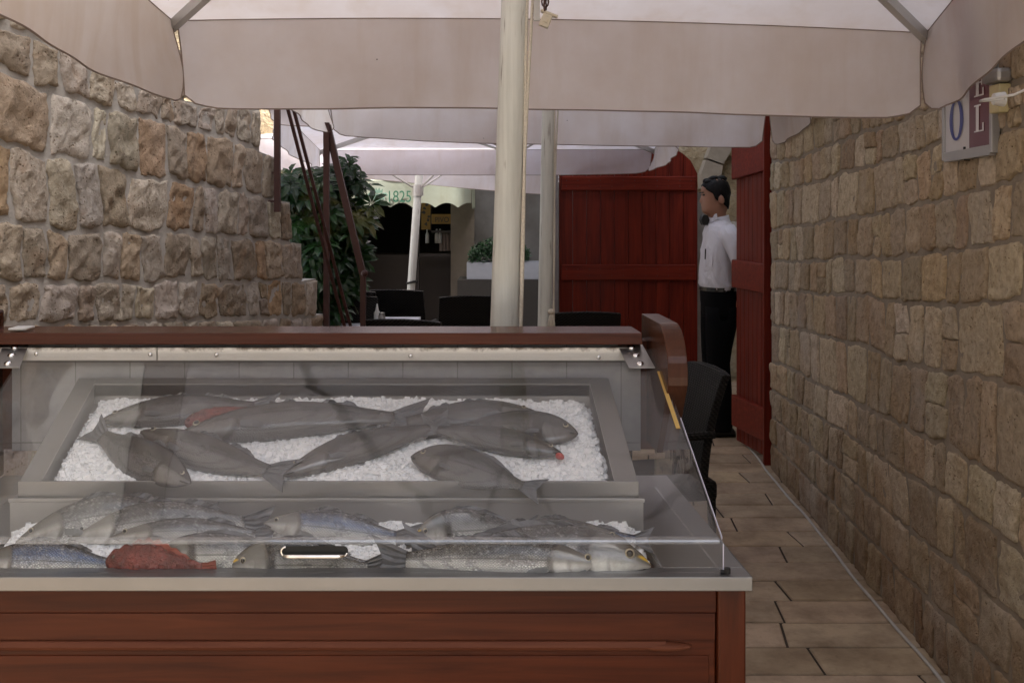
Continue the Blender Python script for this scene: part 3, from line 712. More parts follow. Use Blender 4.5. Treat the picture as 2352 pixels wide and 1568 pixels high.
# dirty strip
t=NT('dirty_white_strip'); c=t.coord(); n=t.noise(t.coord(scale=(1,1,1)),30,5,.7); sep=t.add('ShaderNodeSeparateXYZ'); t.l.new(c,sep.inputs[0])
g=t.ramp(t.math('ADD',t.math('MULTIPLY_ADD',sep.outputs[2],34,-42.0),t.math('MULTIPLY',n,1.2)),[(.55,0),(1.15/1.3,1)])
t.p(Base_Color=t.mix(g,(.80,.77,.71),(.16,.12,.09)),Roughness=.5); M['dirty']=t.m
def gz(y): return .966+(y-1.972)*(1.2375-.966)/(2.545-1.972)
m=MB(); 
for a,b in ((X0+.02,-.8195),(-.817,.345)):
    cbox(m,a,b,2.535,2.546,1.2105,1.2415)
m.build('seal_strip',M['dirty'],cs,bevel=.001)
for uu in (83,345,497,943,1375):
    s=MB(); p=P(uu,812+.006*uu,2.534); s.sphere(p,(.0055,.003,.0055),10,6); s.build('screw',M['chrome'],cs,smooth=True)
# shelf on top
m=MB(); cbox(m,X0,.358,2.528,2.665,1.250,1.278); m.build('shelf',m_wood('shelf_wood',(.06,.015,.007),(.12,.035,.017),'x',.22),cs,bevel=.002)
# end panels with curved front
EP=m_wood('end_panel_wood',(.06,.022,.012),(.10,.038,.02),'z',.25)
def endp(x0,x1):
    prof=[(2.665,.98),(2.665,1.322),(2.475,1.322),(2.43,1.312),(2.385,1.288),(2.355,1.255),(2.338,1.215),(2.335,1.188),(2.40,.98)]
    prof=[(2.665,1.00)]+[(2.665,1.310),(2.47,1.310)]+[(2.47-.11*math.sin(a),1.310-.115*(1-math.cos(a))) for a in [R(x) for x in (8,16,24,32,40,48,56,64,72,80,88)]]+[(2.362,1.180),(2.48,1.00)]
    a=[Vector((sx(x0,y)-.0,y,z)) for y,z in prof]; m=MB(); m.prism(a,(x1-x0,0,0)); o=m.build('end_panel',EP,cs,bevel=.002); return o
endp(.383,.428); 
m=MB(); cbox(m,X0-.06,X0-.001,2.46,2.665,.90,1.322); m.build('end_panel',EP,cs,bevel=.006)
# acrylic hood: vertical front, rounded fold, slope
def hood_profile():
    pr=[(1.96,ZC+.001),(1.96,.955)]
    for a in (0,18,36,54,66): pr.append((1.972-.012*math.cos(R(a)), .955+.012*math.sin(R(a))))
    pr.append((2.545,gz(2.545))); return pr
HX0,HX1=-1.135,.390
th=.005
pr=hood_profile()
def hood(mb,x0,x1,pr,th):
    out=[]
    for i,(y,z) in enumerate(pr):
        a=Vector(pr[max(i-1,0)]); b=Vector(pr[min(i+1,len(pr)-1)]); d=(b-a).normalized(); n=Vector((-d.y,d.x)); out.append((y-n.x*-1*th*0+ -n.x*-th, z-n.y*-th) if False else (y+d.y*th, z-d.x*th))
    ring=pr+out[::-1]
    mb.loft([[Vector((sx(x,y),y,z)) for y,z in ring] for x in (x0,x1)])
m=MB(); hood(m,HX0,HX1,pr[-2:],th); m.build('sloping_pane',M['pane'],cs)
m=MB(); hood(m,HX0,HX1,pr[:2],th); m.build('front_pane',M['paneclear'],cs)
M['fold']=m_pane('folded_acrylic',1.5,.05,(.86,.87,.88),.05,.12)
m=MB(); hood(m,HX0,HX1,pr[1:-1],.007); m.build('fold_strip',M['fold'],cs,smooth=False)
for xx in (HX0-.0055,HX1+.0005):
    m=MB(); side=[Vector((sx(xx,y),y,z)) for y,z in [(1.962,ZC+.001)]+pr[1:]+[(2.545,ZC+.08)] ]; side=[Vector((sx(xx,y),y,z)) for y,z in [(1.962,ZC+.001)]+pr[1:]+[(2.545,ZC+.001)]]
    m.prism(side,(.005,0,0)); m.build('side_pane',M['pane'],cs)
m=MB(); a=[Vector((sx(HX1+.006,y),y,z)) for y,z in ((2.30,gz(2.30)),(1.972,.966),(1.972,.960),(2.30,gz(2.30)-.006))]; m.prism(a,(.0016,0,0))
cbox(m,HX1+.006,HX1+.0076,1.9605,1.964,ZC+.002,.955); m.build('pane_edge',M['paneedge'],cs)
m=MB(); a=[Vector((sx(HX1-.012,y),y,z)) for y,z in ((2.455,gz(2.455)+.0015),(2.262,gz(2.262)+.0015))]; 
b=[p+Vector((.009,0,0)) for p in a][::-1]; m.prism(a+b,(0,-.0008,.0016)); 
t=NT('yellow_tape'); n=t.noise(t.coord(),300,2); t.p(Base_Color=t.mix(n,(.42,.27,.07),(.62,.42,.14)),Roughness=.7); m.build('tape_strip',t.m,cs)
# brackets
for bx,lab in ((.313,'R'),(-1.185,'L')):
    wd=.062
    m=MB(); y0,y1=2.462,2.552; a=[Vector((sx(x,y)+(-.012 if y==y1 else 0),y,gz(y)+.0045)) for x,y in ((bx,y0),(bx+wd,y0),(bx+wd,y1),(bx,y1))]
    m.prism(a,(0,-.0012,.0026)); br=m.build('bracket',M['steel'],cs,bevel=.0008)
    for e in (.15,.5,.84):
        y=y0+(y1-y0)*e; s=MB(); c0=Vector((sx(bx+wd/2,y)-.012*e,y,gz(y)+.0085)); n=Vector((0,-(gz(1)-gz(0)),1)).normalized()
        Mr=n.to_track_quat('Z','Y').to_matrix().to_4x4()
        s.sphere(c0,(.0095,.0095,.0045),12,6,M=Mr); so_=s.build('screw',M['chrome'],None,smooth=True); so_.parent=br
# pull handle: slot with polished lip
m=MB(); ha,hb_,hz=XF(645,1.955),XF(799,1.955),ZF(1266,1.955)
def stad(x0,x1,z,r,y,n=10):
    return [Vector((x1-r+r*math.sin(q),y,z+r*math.cos(q))) for q in [math.pi*i/n for i in range(n+1)]]+[Vector((x0+r-r*math.sin(q),y,z-r*math.cos(q))) for q in [math.pi*i/n for i in range(n+1)]]
m.prism(stad(ha,hb_,hz,.0095,1.9575),(0,.0015,0)); hd=m.build('handle_slot',M['black'],cs)
m=MB(); m.tube([p for p in stad(ha+.001,hb_-.001,hz,.0085,1.955)[6:]+[]],.002,8); q=MB()
m.tube([(ha+.006,1.951,hz-.0075),(ha+.02,1.949,hz-.0075),(hb_-.02,1.949,hz-.0075),(hb_-.006,1.951,hz-.0075)],.0042,10); o=m.build('handle_bar',M['chrome'],None,smooth=True); o.parent=hd
m=MB(); m.tube([(sx(.402,1.95),1.955,ZC+.002),(sx(.402,1.95),1.955,ZC+.012)],.006,12); m.tube([(sx(.402,1.95)-.012,1.957,ZC+.004),(sx(.402,1.95),1.957,ZC+.004)],.004,8); m.build('latch_knob',M['black'],cs,smooth=False)
# white card on the shelf
m=MB(); m.box((P(32,742,2.58).x,2.55,1.2825),(P(72,742,2.58).x,2.60,1.287)); o=m.build('white_card',M['white'],bevel=.001); tag(o,'small white folded card lying on the wooden shelf at its left end','card')
# ================================================================= ICE
UPm=(1.112-1.004)/(2.525-2.205); UP0=(2.205,1.004)        # upper ice plane: z = z0 + m (y-y0)
LOm=(.938-.893)/(2.172-1.995); LO0=(1.995,.882)
def ice(name,label,x0,x1,y0,y1,pl,mm,amp,nchip,seed,edge):
    r=random.Random(seed); nx,ny=150,40
    G=[]
    def zz(x,y):
        return pl[1]+mm*(y-pl[0])
    xs=np.linspace(x0,x1,nx); ys=np.linspace(y0,y1,ny); XX,YY=np.meshgrid(xs,ys,indexing='ij')
    q=np.stack([XX.ravel(),YY.ravel(),np.zeros(XX.size)],1)
    dz=fbm(q,13,3,seed)*amp+vnoise(q,120,seed)*.0016
    ed=np.minimum(np.minimum(XX-x0,x1-XX)/edge,1).ravel(); ed=np.clip(ed+vnoise(q,40,seed+3)*.15,0,1)
    ZZ=(pl[1]+mm*(YY.ravel()-pl[0])+dz-.03*(1-ed)**2).reshape(XX.shape)
    m=MB(); m.grid([[(sx(xs[i],ys[j]),ys[j],ZZ[i][j]) for j in range(ny)] for i in range(nx)])
    base=[(1,1,1),(1,-1,-1),(-1,1,-1),(-1,-1,1),(0,0,-1.3),(0,0,1.3)]
    for k in range(nchip):
        i=r.randrange(nx-1); j=r.randrange(ny-1); fx=r.random(); fy=r.random()
        x=xs[i]+(xs[1]-xs[0])*fx; y=ys[j]+(ys[1]-ys[0])*fy; z=ZZ[i][j]+r.uniform(-.001,.0035)
        s=r.uniform(.0022,.0058); sc=Vector((r.uniform(.6,1.5),r.uniform(.6,1.4),r.uniform(.5,1)))*s
        Mr=Matrix.Rotation(r.uniform(0,6.3),3,'Z')@Matrix.Rotation(r.uniform(0,3.1),3,'X')
        c0=Vector((sx(x,y),y,z))
        vs=[c0+Mr@Vector((a*sc.x*r.uniform(.7,1.3),b*sc.y,c*sc.z*r.uniform(.7,1.3))) for a,b,c in ((-1,-1,-1),(1,-1,-1),(1,1,-1),(-1,1,-1),(-.8,-.7,1),(.7,-.8,1),(.8,.7,1),(-.7,.8,1))]
        m.add(vs,[(0,3,2,1),(4,5,6,7),(0,1,5,4),(1,2,6,5),(2,3,7,6),(3,0,4,7)])
    o=m.build(name,M['ice']); tag(o,label,'ice',kind='stuff')
t=NT('crushed_ice'); n=t.noise(t.coord(),60,4); t.p(Base_Color=t.mix(n,(.72,.745,.77),(.90,.91,.92)),Roughness=.07); t.b.inputs['Transmission Weight'].default_value=.0; t.b.inputs['IOR'].default_value=1.31
M['ice']=t.m
ice('crushed_ice','bed of crushed ice filling the inclined upper tray of the fish case',TXa+.004,TXb-.004,2.2,2.533,UP0,UPm,.006,9000,1,.03)
ice('crushed_ice','bed of crushed ice along the narrow lower tray of the fish case',WX0+.003,WX1-.012,1.994,2.172,LO0,LOm,.005,7000,2,.05)

# ================================================================= FISH
def m_fish(kind,shade_mul=1.0):
    t=NT('skin_'+kind); ft=t.attr('ft'); fs=t.attr('fs'); c=t.coord()
    n=t.noise(c,30,5,.6); n2=t.noise(c,160,3)
    fsn=t.math('MULTIPLY_ADD',n,.22,t.math('ADD',fs,-.11))
    fg=t.attr('fg'); ftn=t.math('ADD',fg,t.math('MULTIPLY_ADD',n,.03,-.015))
    if kind=='bass': k=t.ramp(fsn,[(.0,(.80,.80,.77)),(.42,(.66,.665,.66)),(.56,(.34,.35,.36)),(.68,(.085,.09,.095)),(1,(.03,.03,.033))])
    elif kind=='blue': k=t.ramp(fsn,[(.0,(.80,.80,.77)),(.42,(.70,.71,.71)),(.56,(.38,.43,.52)),(.70,(.10,.15,.28)),(.92,(.03,.035,.05))])
    elif kind=='bream': k=t.ramp(fsn,[(.0,(.80,.80,.76)),(.5,(.70,.71,.69)),(.64,(.38,.39,.40)),(.78,(.09,.095,.10)),(1,(.03,.03,.035))])
    else: k=t.mix(t.ramp(n,[(.35,0),(.65,1)]),(.06,.008,.006),(.19,.036,.028))
    if kind!='scorpion':
        v=t.add('ShaderNodeTexVoronoi'); v.feature='DISTANCE_TO_EDGE'; t.l.new(t.coord(scale=(220,280,175),rot=(0,0,R(45))),v.inputs['Vector']); v.inputs['Scale'].default_value=1; v.inputs['Randomness'].default_value=.35
        v2=t.add('ShaderNodeTexVoronoi'); t.l.new(t.coord(scale=(220,280,175),rot=(0,0,R(45))),v2.inputs['Vector']); v2.inputs['Scale'].default_value=1; v2.inputs['Randomness'].default_value=.35
        sc=t.ramp(v.outputs[0],[(.0,0),(.22,1)])
        body=t.ramp(ftn,[(.235,0),(.26,1)])
        sc2=t.math('MAXIMUM',sc,t.math('SUBTRACT',1,body))
        k=t.mix(1,k,t.mix(sc2,(.36,.36,.37),(1.2,1.2,1.18)),'MULTIPLY')
        k=t.mix(t.math('MULTIPLY',t.ramp(v2.outputs['Color'],[(.6,0),(.95,.22)]),body),k,(.6,.61,.60))
        # gill cover: dark edge, pale cheek
        ed=t.ramp(ftn,[(.225,0),(.238,.95),(.285 if kind=='bream' else .252,.95),(.31 if kind=='bream' else .27,0)]); k=t.mix(t.math('MULTIPLY',ed,.9 if kind=='bream' else .8),k,(.02,.016,.016))
        chk=t.ramp(ftn,[(.12,0),(.16,.35),(.20,.35),(.225,0)]); k=t.mix(t.math('MULTIPLY',chk,t.ramp(fs,[(.1,.8),(.6,0)])),k,(.58,.52,.44))
        chk2=t.ramp(ftn,[(.158,0),(.164,1),(.170,1),(.178,0)]); k=t.mix(t.math('MULTIPLY',chk2,.4),k,(.05,.045,.045))
        k=t.mix(t.ramp(ftn,[(.0,.8),(.07,.5),(.12,0)]),k,(.09,.085,.08))
        hm=t.math('MULTIPLY',t.math('SUBTRACT',1,body),t.ramp(n,[(.35,.25),(.65,.8)])); k=t.mix(hm,k,(.27,.255,.225))
        hd2=t.math('MULTIPLY',t.math('SUBTRACT',1,body),t.ramp(fs,[(.48,0),(.68,.85)])); k=t.mix(hd2,k,(.07,.07,.065))
        if kind=='bream':
            yb=t.math('MULTIPLY',t.ramp(ftn,[(.03,0),(.045,1),(.06,1),(.075,0)]),t.ramp(fs,[(.74,0),(.82,1)])); k=t.mix(yb,k,(.62,.40,.03))
        ll=t.math('MULTIPLY',t.ramp(fs,[(.535,0),(.55,1),(.565,1),(.58,0)]),t.ramp(ft,[(.24,0),(.26,.55)])); k=t.mix(ll,k,(.07,.07,.07))
        if shade_mul<1: k=t.mix(1,k,(shade_mul,shade_mul,shade_mul*1.04),'MULTIPLY')
        t.p(Base_Color=k,Roughness=.27,Metallic=.12); t.bump(t.math('ADD',sc2,t.math('MULTIPLY',n2,.3)),.9,.002)
        t.b.inputs['Coat Weight'].default_value=.7; t.b.inputs['Coat Roughness'].default_value=.12
    else:
        k=t.mix(t.ramp(n2,[(.5,0),(.7,.7)]),k,(.10,.03,.03)); t.p(Base_Color=k,Roughness=.4); t.bump(t.math('ADD',n,n2),.8,.006)
    return t.m
FM={k:m_fish(k) for k in ('bass','blue','bream','scorpion')}
FM['darkbass']=m_fish('bass',.19); FM['darkbream']=m_fish('bream',.17)  # upper-tray fish: same skins multiplied darker, shade put into the colour
M['fin']=m_plain('grey_fin',(.085,.09,.10),.45,.2,.4,60,.002)
M['pfin']=m_plain('silver_fin',(.16,.165,.165),.45,.2,.4,60,.002)
M['finred']=m_plain('red_fin',(.20,.045,.03),.5,0,.4,60,.002)
M['pupil']=m_plain('fish_pupil',(.006,.006,.008),.08)
M['iris']=m_plain('fish_iris',(.42,.38,.28),.2,.3)
M['mouth']=m_plain('red_mouth',(.42,.06,.05),.4)
PROF={'bass':([0,.02,.05,.10,.16,.22,.32,.44,.56,.68,.78,.86],[.004,.020,.036,.058,.080,.098,.118,.122,.108,.080,.053,.040],[.004,.022,.038,.055,.073,.090,.108,.110,.100,.074,.050,.038],[.004,.016,.026,.036,.046,.053,.060,.060,.050,.034,.020,.011]),
 'bream':([0,.02,.05,.10,.16,.22,.32,.44,.56,.68,.78,.86],[.008,.042,.080,.128,.162,.183,.200,.192,.160,.105,.060,.038],[.008,.034,.058,.085,.110,.128,.145,.145,.125,.085,.050,.034],[.006,.020,.032,.044,.054,.060,.064,.060,.048,.032,.018,.010]),
 'scorpion':([0,.02,.05,.10,.16,.22,.32,.44,.56,.68,.78,.86],[.02,.055,.085,.115,.135,.150,.165,.150,.115,.080,.055,.045],[.02,.050,.070,.090,.110,.125,.130,.110,.090,.065,.048,.040],[.02,.045,.065,.085,.095,.095,.090,.070,.05,.035,.022,.014])}
def fish(label,kind,head,tail,tray,lift=.022,up=1,tilt=20,bend=0,mouth=False,grp=None,fat=1,tailless=False):
    (Y0,Z0),mm=(UP0,UPm) if tray=='U' else (LO0,LOm)
    lh,lt = lift if isinstance(lift,tuple) else (lift,lift)
    def hit(u,v,lf):
        kv=(v-459)/2400; z0=Z0+lf; Y=(1.6-z0+mm*Y0)/(kv+mm); return P(u,v,Y)
    h=hit(*head,lh); tl=hit(*tail,lt); L=(tl-h).length
    e1=(tl-h).normalized(); pu=Vector((0,1,mm)).normalized(); pn=Vector((0,-mm,1)).normalized()
    hint=pu*math.cos(R(tilt))+pn*math.sin(R(tilt)); e2=(hint-e1*hint.dot(e1)).normalized()*up
    e3=e1.cross(e2)
    zs=1 if e3.dot(pn)>0 else -1
    Mw=Matrix(((e1.x,e2.x,e3.x,h.x),(e1.y,e2.y,e3.y,h.y),(e1.z,e2.z,e3.z,h.z),(0,0,0,1)))
    pk='bass' if kind=='blue' else kind
    T,U,D,W=[np.array(q) for q in PROF[pk]]; U=U*fat; D=D*fat
    name={'bass':'sea_bass','blue':'sea_bass','bream':'sea_bream','scorpion':'scorpionfish'}[kind]
    rt=newobj(name,None); rt.matrix_world=Mw; rt.empty_display_size=.05
    tag(rt,label,'fish',grp)
    sp=lambda t,A: float(np.interp(t,T,A))
    # smooth profile
    tt=np.concatenate([np.linspace(0,.06,7),np.linspace(.08,.86,30)])
    def sm(t,A): return sum(sp(min(.86,max(0,t+d)),A) for d in (-.02,-.01,0,.01,.02))/5 if t>.04 else sp(t,A)
    m=MB(); rings=[]; ft=[]; fs=[]; fg=[]; nn=20
    def by(t): return bend*L*((t-.45)**2-.16)
    r=random.Random(hash(label)%1000 if False else len(label)*7)
    for t_ in tt:
        rg=[]
        for k in range(nn):
            a=2*math.pi*k/nn; ca,sa=math.cos(a),math.sin(a)
            y=(sm(t_,U) if sa>0 else sm(t_,D))*sa; z=sm(t_,W)*ca*(abs(ca)**-.15 if abs(ca)>.01 else 1)
            # gill cover step
            if .20<t_<.225: z*=1.05
            if kind=='scorpion': y*=1+.12*math.sin(t_*60+k); z*=1+.15*math.sin(t_*47+k*2)
            rg.append((t_*L, y*L+by(t_), z*L*.92)); ft.append(t_); fs.append(.5+.5*sa); fg.append(t_+.05*sa*sa)
        rings.append(rg)
    m.loft(rings); m.attrs['ft']=('FLOAT',ft); m.attrs['fs']=('FLOAT',fs); m.attrs['fg']=('FLOAT',fg)
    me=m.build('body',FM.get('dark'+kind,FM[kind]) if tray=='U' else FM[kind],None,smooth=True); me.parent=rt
    fm=M['finred'] if kind=='scorpion' else M['fin']
    # tail fin
    if not tailless:
        f=MB(); b=.84; h0=sp(.86,U)*.9
        pts=[]
        sprd=.105 if pk!='scorpion' else .075
        n=9; top=[];
        for i in range(n+1):
            q=i/n*2-1; ln=(.10+.055*abs(q)**1.3) if pk!='scorpion' else .13-.02*abs(q)
            pts.append((( b+.02+ln)*L, (q*sprd)*L+by(1.0)+.003*L*(i%2), .004*L*math.sin(i*2.1)))
        root=[(b*L,(h0*(i/n*2-1))*L+by(b),0) for i in range(n+1)]; mid=[((b+.07)*L,((h0*.5+sprd*.45)*(i/n*2-1))*L+by(.93),.006*L*math.sin(i*3)) for i in range(n+1)]
        f.grid([root,mid,pts]); o=f.build('tail_fin',fm,None,solid=.0018); o.parent=rt
    # dorsal fin (two lobes for bass)
    for lob in (((.32,.48,.036),(.56,.72,.034)) if pk=='bass' else ((.30,.74,.032),) if pk=='bream' else ((.2,.72,.075),)):
        f=MB(); n=12; a_=[];c_=[]
        for i in range(n+1):
            t_=lob[0]+(lob[1]-lob[0])*i/n; y0=sm(t_,U)*L+by(t_)-.004*L; hh=lob[2]*L*math.sin(math.pi*min(1,(i/n)*.85+.15))**.6*(1 if i%2 else (.82 if pk!='scorpion' else .55))
            a_.append((t_*L,y0,0)); c_.append((t_*L+.02*L,y0+max(hh*.75,.001),.012*L*math.sin(i)*zs))
        f.grid([a_,c_]); o=f.build('dorsal_fin',fm,None,solid=.0015); o.parent=rt
    # pectoral fin
    f=MB(); t0=.255; z0=sm(t0,W)*L*.9*zs; base=Vector((t0*L,-.035*L*fat+by(t0),z0)); G=[]
    for i in range(6):
        q=i/5; G.append([base+Vector((0,(q-.5)*.03*L,0)), base+Vector((.045*L,(q-.5)*.036*L-.008*L,.006*L*zs)), base+Vector(((.075+.015*math.sin(q*3))*L,(q-.5)*.03*L-.014*L,.002*L*zs))])
    f.grid(G); o=f.build('pectoral_fin',fm if (kind=='scorpion' or tray=='U') else M['pfin'],None,solid=.001); o.parent=rt
    # eyes
    te=.085 if pk!='scorpion' else .1; ye=.028*L*(1 if pk=='bass' else 1.5)+by(te); re=(.0155 if pk=='bass' else .021)*L
    for s_ in (1,-1):
        e=MB(); zc=sm(te,W)*L*.92*(.72 if pk=='bass' else .80)
        e.sphere((te*L,ye,s_*zc),(re,re,re*.75),16,8,0); eo=e.build('eye',M['iris'],None,smooth=True); eo.parent=rt
        e=MB(); e.sphere((te*L,ye,s_*(zc+re*.34)),(re*.72,re*.72,re*.5),14,8,0); po=e.build('pupil',M['pupil'],None,smooth=True); po.parent=eo
    if mouth:
        e=MB(); e.sphere((.012*L,-.022*L,.0),(.03*L,.018*L,.03*L),12,8); e.sphere((.0,-.034*L,.01*L*zs),(.022*L,.012*L,.02*L),10,6); o=e.build('mouth',M['mouth'],None,smooth=True); o.parent=rt
    # jaw line
    e=MB(); zz_=lambda t: sm(t,W)*L*.92
    e.tube([(.004*L,-.004*L,0),(.03*L,-.016*L,zz_(.03)*.93*zs),(.055*L,-.022*L,zz_(.055)*.95*zs)],.0016,5); o=e.build('mouth_line',M['pupil'],None); o.parent=rt
    return rt
G1='whole fish lying on the upper ice tray'; G2='whole fish lying on the lower ice tray'
fish('silver sea bass at the back left of the upper tray, snout toward the left rim','bass',(229,966),(640,928),'U',(.02,.022),1,20,-.12,grp=G1,fat=.92)
fish('red scorpionfish wedged between two bass at the back of the upper tray','scorpion',(424,972),(662,934),'U',.018,1,10,grp=G1,fat=.8)
fish('longest dark sea bass stretching along the middle back of the upper tray','bass',(400,1000),(985,952),'U',(.03,.02),1,20,-.16,grp=G1,fat=.74)
fish('sea bass slanting down to the tray edge from under the longest bass','bass',(322,992),(665,1096),'U',.024,1,22,.10,grp=G1,fat=.9)
fish('sea bass in the front left corner of the upper tray, tail sticking up','bass',(437,1110),(204,985),'U',(.018,.026),1,22,.1,grp=G1,fat=1.15)
fish('sea bass at the centre of the upper tray, head down at the steel lip','bass',(648,1090),(1040,968),'U',(.022,.028),1,20,-.12,grp=G1,fat=.82)
fish('sea bass at the back right of the upper tray, head facing right','bass',(1233,946),(884,972),'U',(.02,.018),1,20,-.1,grp=G1,fat=.95)
fish('sea bream with a rounded forehead nearest the right rim of the upper tray','bream',(1328,996),(985,984),'U',(.024,.016),1,15,grp=G1,fat=.95)
fish('sea bass with a gaping red mouth on the right of the upper tray','bass',(1292,1042),(960,978),'U',(.024,.03),1,20,-.05,mouth=True,grp=G1,fat=.84)
fish('blunt headed sea bream slanting toward the lip right of the upper tray centre','bream',(944,1048),(1245,1128),'U',(.022,.012),1,22,grp=G1,fat=.92)
# lower tray, back row
fish('highest arched sea bass at the far left of the lower tray back row','bass',(35,1240),(500,1178),'L',(0.014,0.039),1,62,-.35,grp=G2,fat=.9)
fish('sea bass overlapping the far left arched one in the lower tray back row','bass',(150,1232),(628,1196),'L',(0.018,0.029),1,60,-.22,grp=G2,fat=.85)
fish('slim sea bass low in the back row with only its back showing over the fold','bass',(255,1232),(640,1226),'L',(0.024,0.014),1,58,-.12,grp=G2,fat=.72)
fish('bluish sea bass in the middle of the lower tray back row','blue',(606,1200),(960,1240),'L',(0.034,0.014),1,60,-.02,grp=G2)
fish('round sea bream in the lower tray back row with a gold ringed eye','bream',(952,1232),(1235,1212),'L',(0.034,0.024),1,62,grp=G2,fat=1.0)
fish('sea bass in the back row whose upper back shows right of the gold eyed bream','bass',(1440,1240),(1035,1238),'L',(0.024,0.024),1,58,-.1,grp=G2,fat=.85)
fish('sea bass at the right end of the back row, sloping down toward bare ice','blue',(1205,1240),(1500,1238),'L',(0.024,0.014),1,58,-.08,grp=G2,fat=.85)
# lower tray, front row
fish('blue backed sea bass at the left end of the lower tray front row','blue',(-55,1290),(300,1300),'L',(0.022,0.014),1,60,-.05,grp=G2,fat=1.15)
fish('mottled red scorpionfish in the front row of the lower tray','scorpion',(244,1288),(500,1308),'L',0.020,1,60,grp=G2,fat=1.05)
fish('pale silver sea bass behind the red scorpionfish in the lower tray','bream',(345,1282),(720,1276),'L',0.024,1,58,grp=G2,fat=.75)
fish('sea bream with a black nape behind the pull handle slot','bream',(530,1298),(895,1300),'L',(0.016,0.012),1,72,grp=G2,fat=.9)
fish('sea bream with a bright yellow brow in the front row nearest the right corner','bream',(1495,1300),(925,1262),'L',(0.022,0.024),1,55,grp=G2,fat=.7)
fish('long sea bass lying full length in front with its forked tail toward the handle','bass',(1396,1296),(858,1284),'L',(0.028,0.028),1,60,-.04,grp=G2,fat=.84)
# ================================================================= DOORS, WAITER, FURNITURE, PLANT
# closed board door seen face-on
yd=8.5
dr=thing('plank_door','wide red plank door leaf facing the viewer, between the second pole and the waiter','door',(XF(1440,yd),yd,0))
x0,x1=XF(1284,yd),XF(1603,yd); nb=10; r=random.Random(4)
m=MB()
for k in range(nb):
    a=x0+(x1-x0)*k/nb; b=x0+(x1-x0)*(k+1)/nb-.003
    def top(x):
        e=(x-x0)/(x1-x0); return 1.78+.36*math.sqrt(max(0,1-max(0,(e-.15)/.85)**2.6)) 
    yy=yd+r.uniform(0,.006)
    poly=[(a,yy,.02),(b,yy,.02),(b,yy,top(b)),((a+b)/2,yy,top((a+b)/2)),(a,yy,top(a))]
    m.prism(poly,(0,.04,0))
m.build('planks',M['redwood'],dr,bevel=.003)
for v0,v1 in ((405,438),(607,643),(960,996)):
    m=MB(); m.box((x0+.02,yd-.03,ZF(v1,yd)),(x1-.02,yd-.001,ZF(v0,yd))); bt=m.build('batten',M['redwoodx'],dr,bevel=.008)
    m=MB()
    for k in range(12):
        for e in (.3,.7): m.sphere((x0+.06+(x1-x0-.12)*k/11,yd-.031,ZF(v1+(v0-v1)*e,yd)),(.004,.002,.004),6,4)
    o=m.build('nails',M['rust'],dr)
m=MB(); m.box((XF(1268,yd),yd-.02,0),(XF(1282,yd),yd+.08,2.4)); m.build('jamb',m_plain('grey_jamb',(.22,.20,.20),.8,0,.3),dr)
# stone pier right of the door
m=rough_slab(XF(1592,8.62),XF(1622,8.62),8.62,0,1.66,.015,10,5,.2); o=m.build('stone_pier',m_plain('grey_stone_pier',(.26,.24,.215),.9,0,.35,18,.01)); tag(o,'narrow rough grey stone pier behind the waiter beside the red plank door','pier')
# open leaf along the right wall
dl=thing('door_leaf','red door leaf with two battens standing open against the end of the right wall','door',(1.53,6.6,0))
A=Vector((1.565,6.33,0)); B=Vector((1.468,6.84,0)); dd=(B-A); L=dd.length; d=dd.normalized(); n=Vector((-d.y,d.x,0)); n = n if n.x<0 else -n
m=MB(); nb=8
for k in range(nb):
    a=A+d*(L*k/nb); b=A+d*(L*(k+1)/nb-.003); zt=2.12
    m.prism([a+Vector((0,0,.03)),b+Vector((0,0,.03)),b+Vector((0,0,zt)),a+Vector((0,0,zt))],-n*.045)
m.build('planks',M['redwood'],dl,bevel=.003)
def lb(z0,z1,slope=0):
    m=MB(); a=A+d*.0; b=B-d*.0
    m.prism([a+Vector((0,0,z0+slope)),b+Vector((0,0,z0)),b+Vector((0,0,z1)),a+Vector((0,0,z1+slope))],n*.035); return m.build('batten',M['redwoodx'],dl,bevel=.006)
lb(1.73,1.98,.05); lb(1.03,1.21,.0); lb(.13,.33,0)
m=MB(); q=A-d*.012; m.box((q.x-.05,q.y-.03,.0),(q.x+.02,q.y+.0,2.2)); m.build('edge_post',M['redwood'],dl)

# ---- waiter
SK=NT('skin'); n_=SK.noise(SK.coord(),12,4); SK.p(Base_Color=SK.mix(n_,(.27,.125,.075),(.36,.18,.115)),Roughness=.5); SK.b.inputs['Subsurface Weight'].default_value=.05
yw=7.14; WX=XF(1648,yw); S=1.0
wt=thing('person','waiter standing in profile, white short sleeved shirt, black bow tie and black trousers','person',(WX,yw,0))
# local frame: -x is where he faces; f(x forward, y side, z up) -> world
def wp(f,s,z): return Vector((WX-f, yw+s, z))
def ell(cf,cs_,z,rf,rb,rs,n=20,pw=1.0,rollv=0):
    out=[]
    for k in range(n):
        a=2*math.pi*k/n; c_,s_=math.cos(a),math.sin(a); rr=rf if c_>0 else rb
        out.append(wp(cf+c_*rr,cs_+s_*rs,z))
    return out
HT=1.755
body=MB()
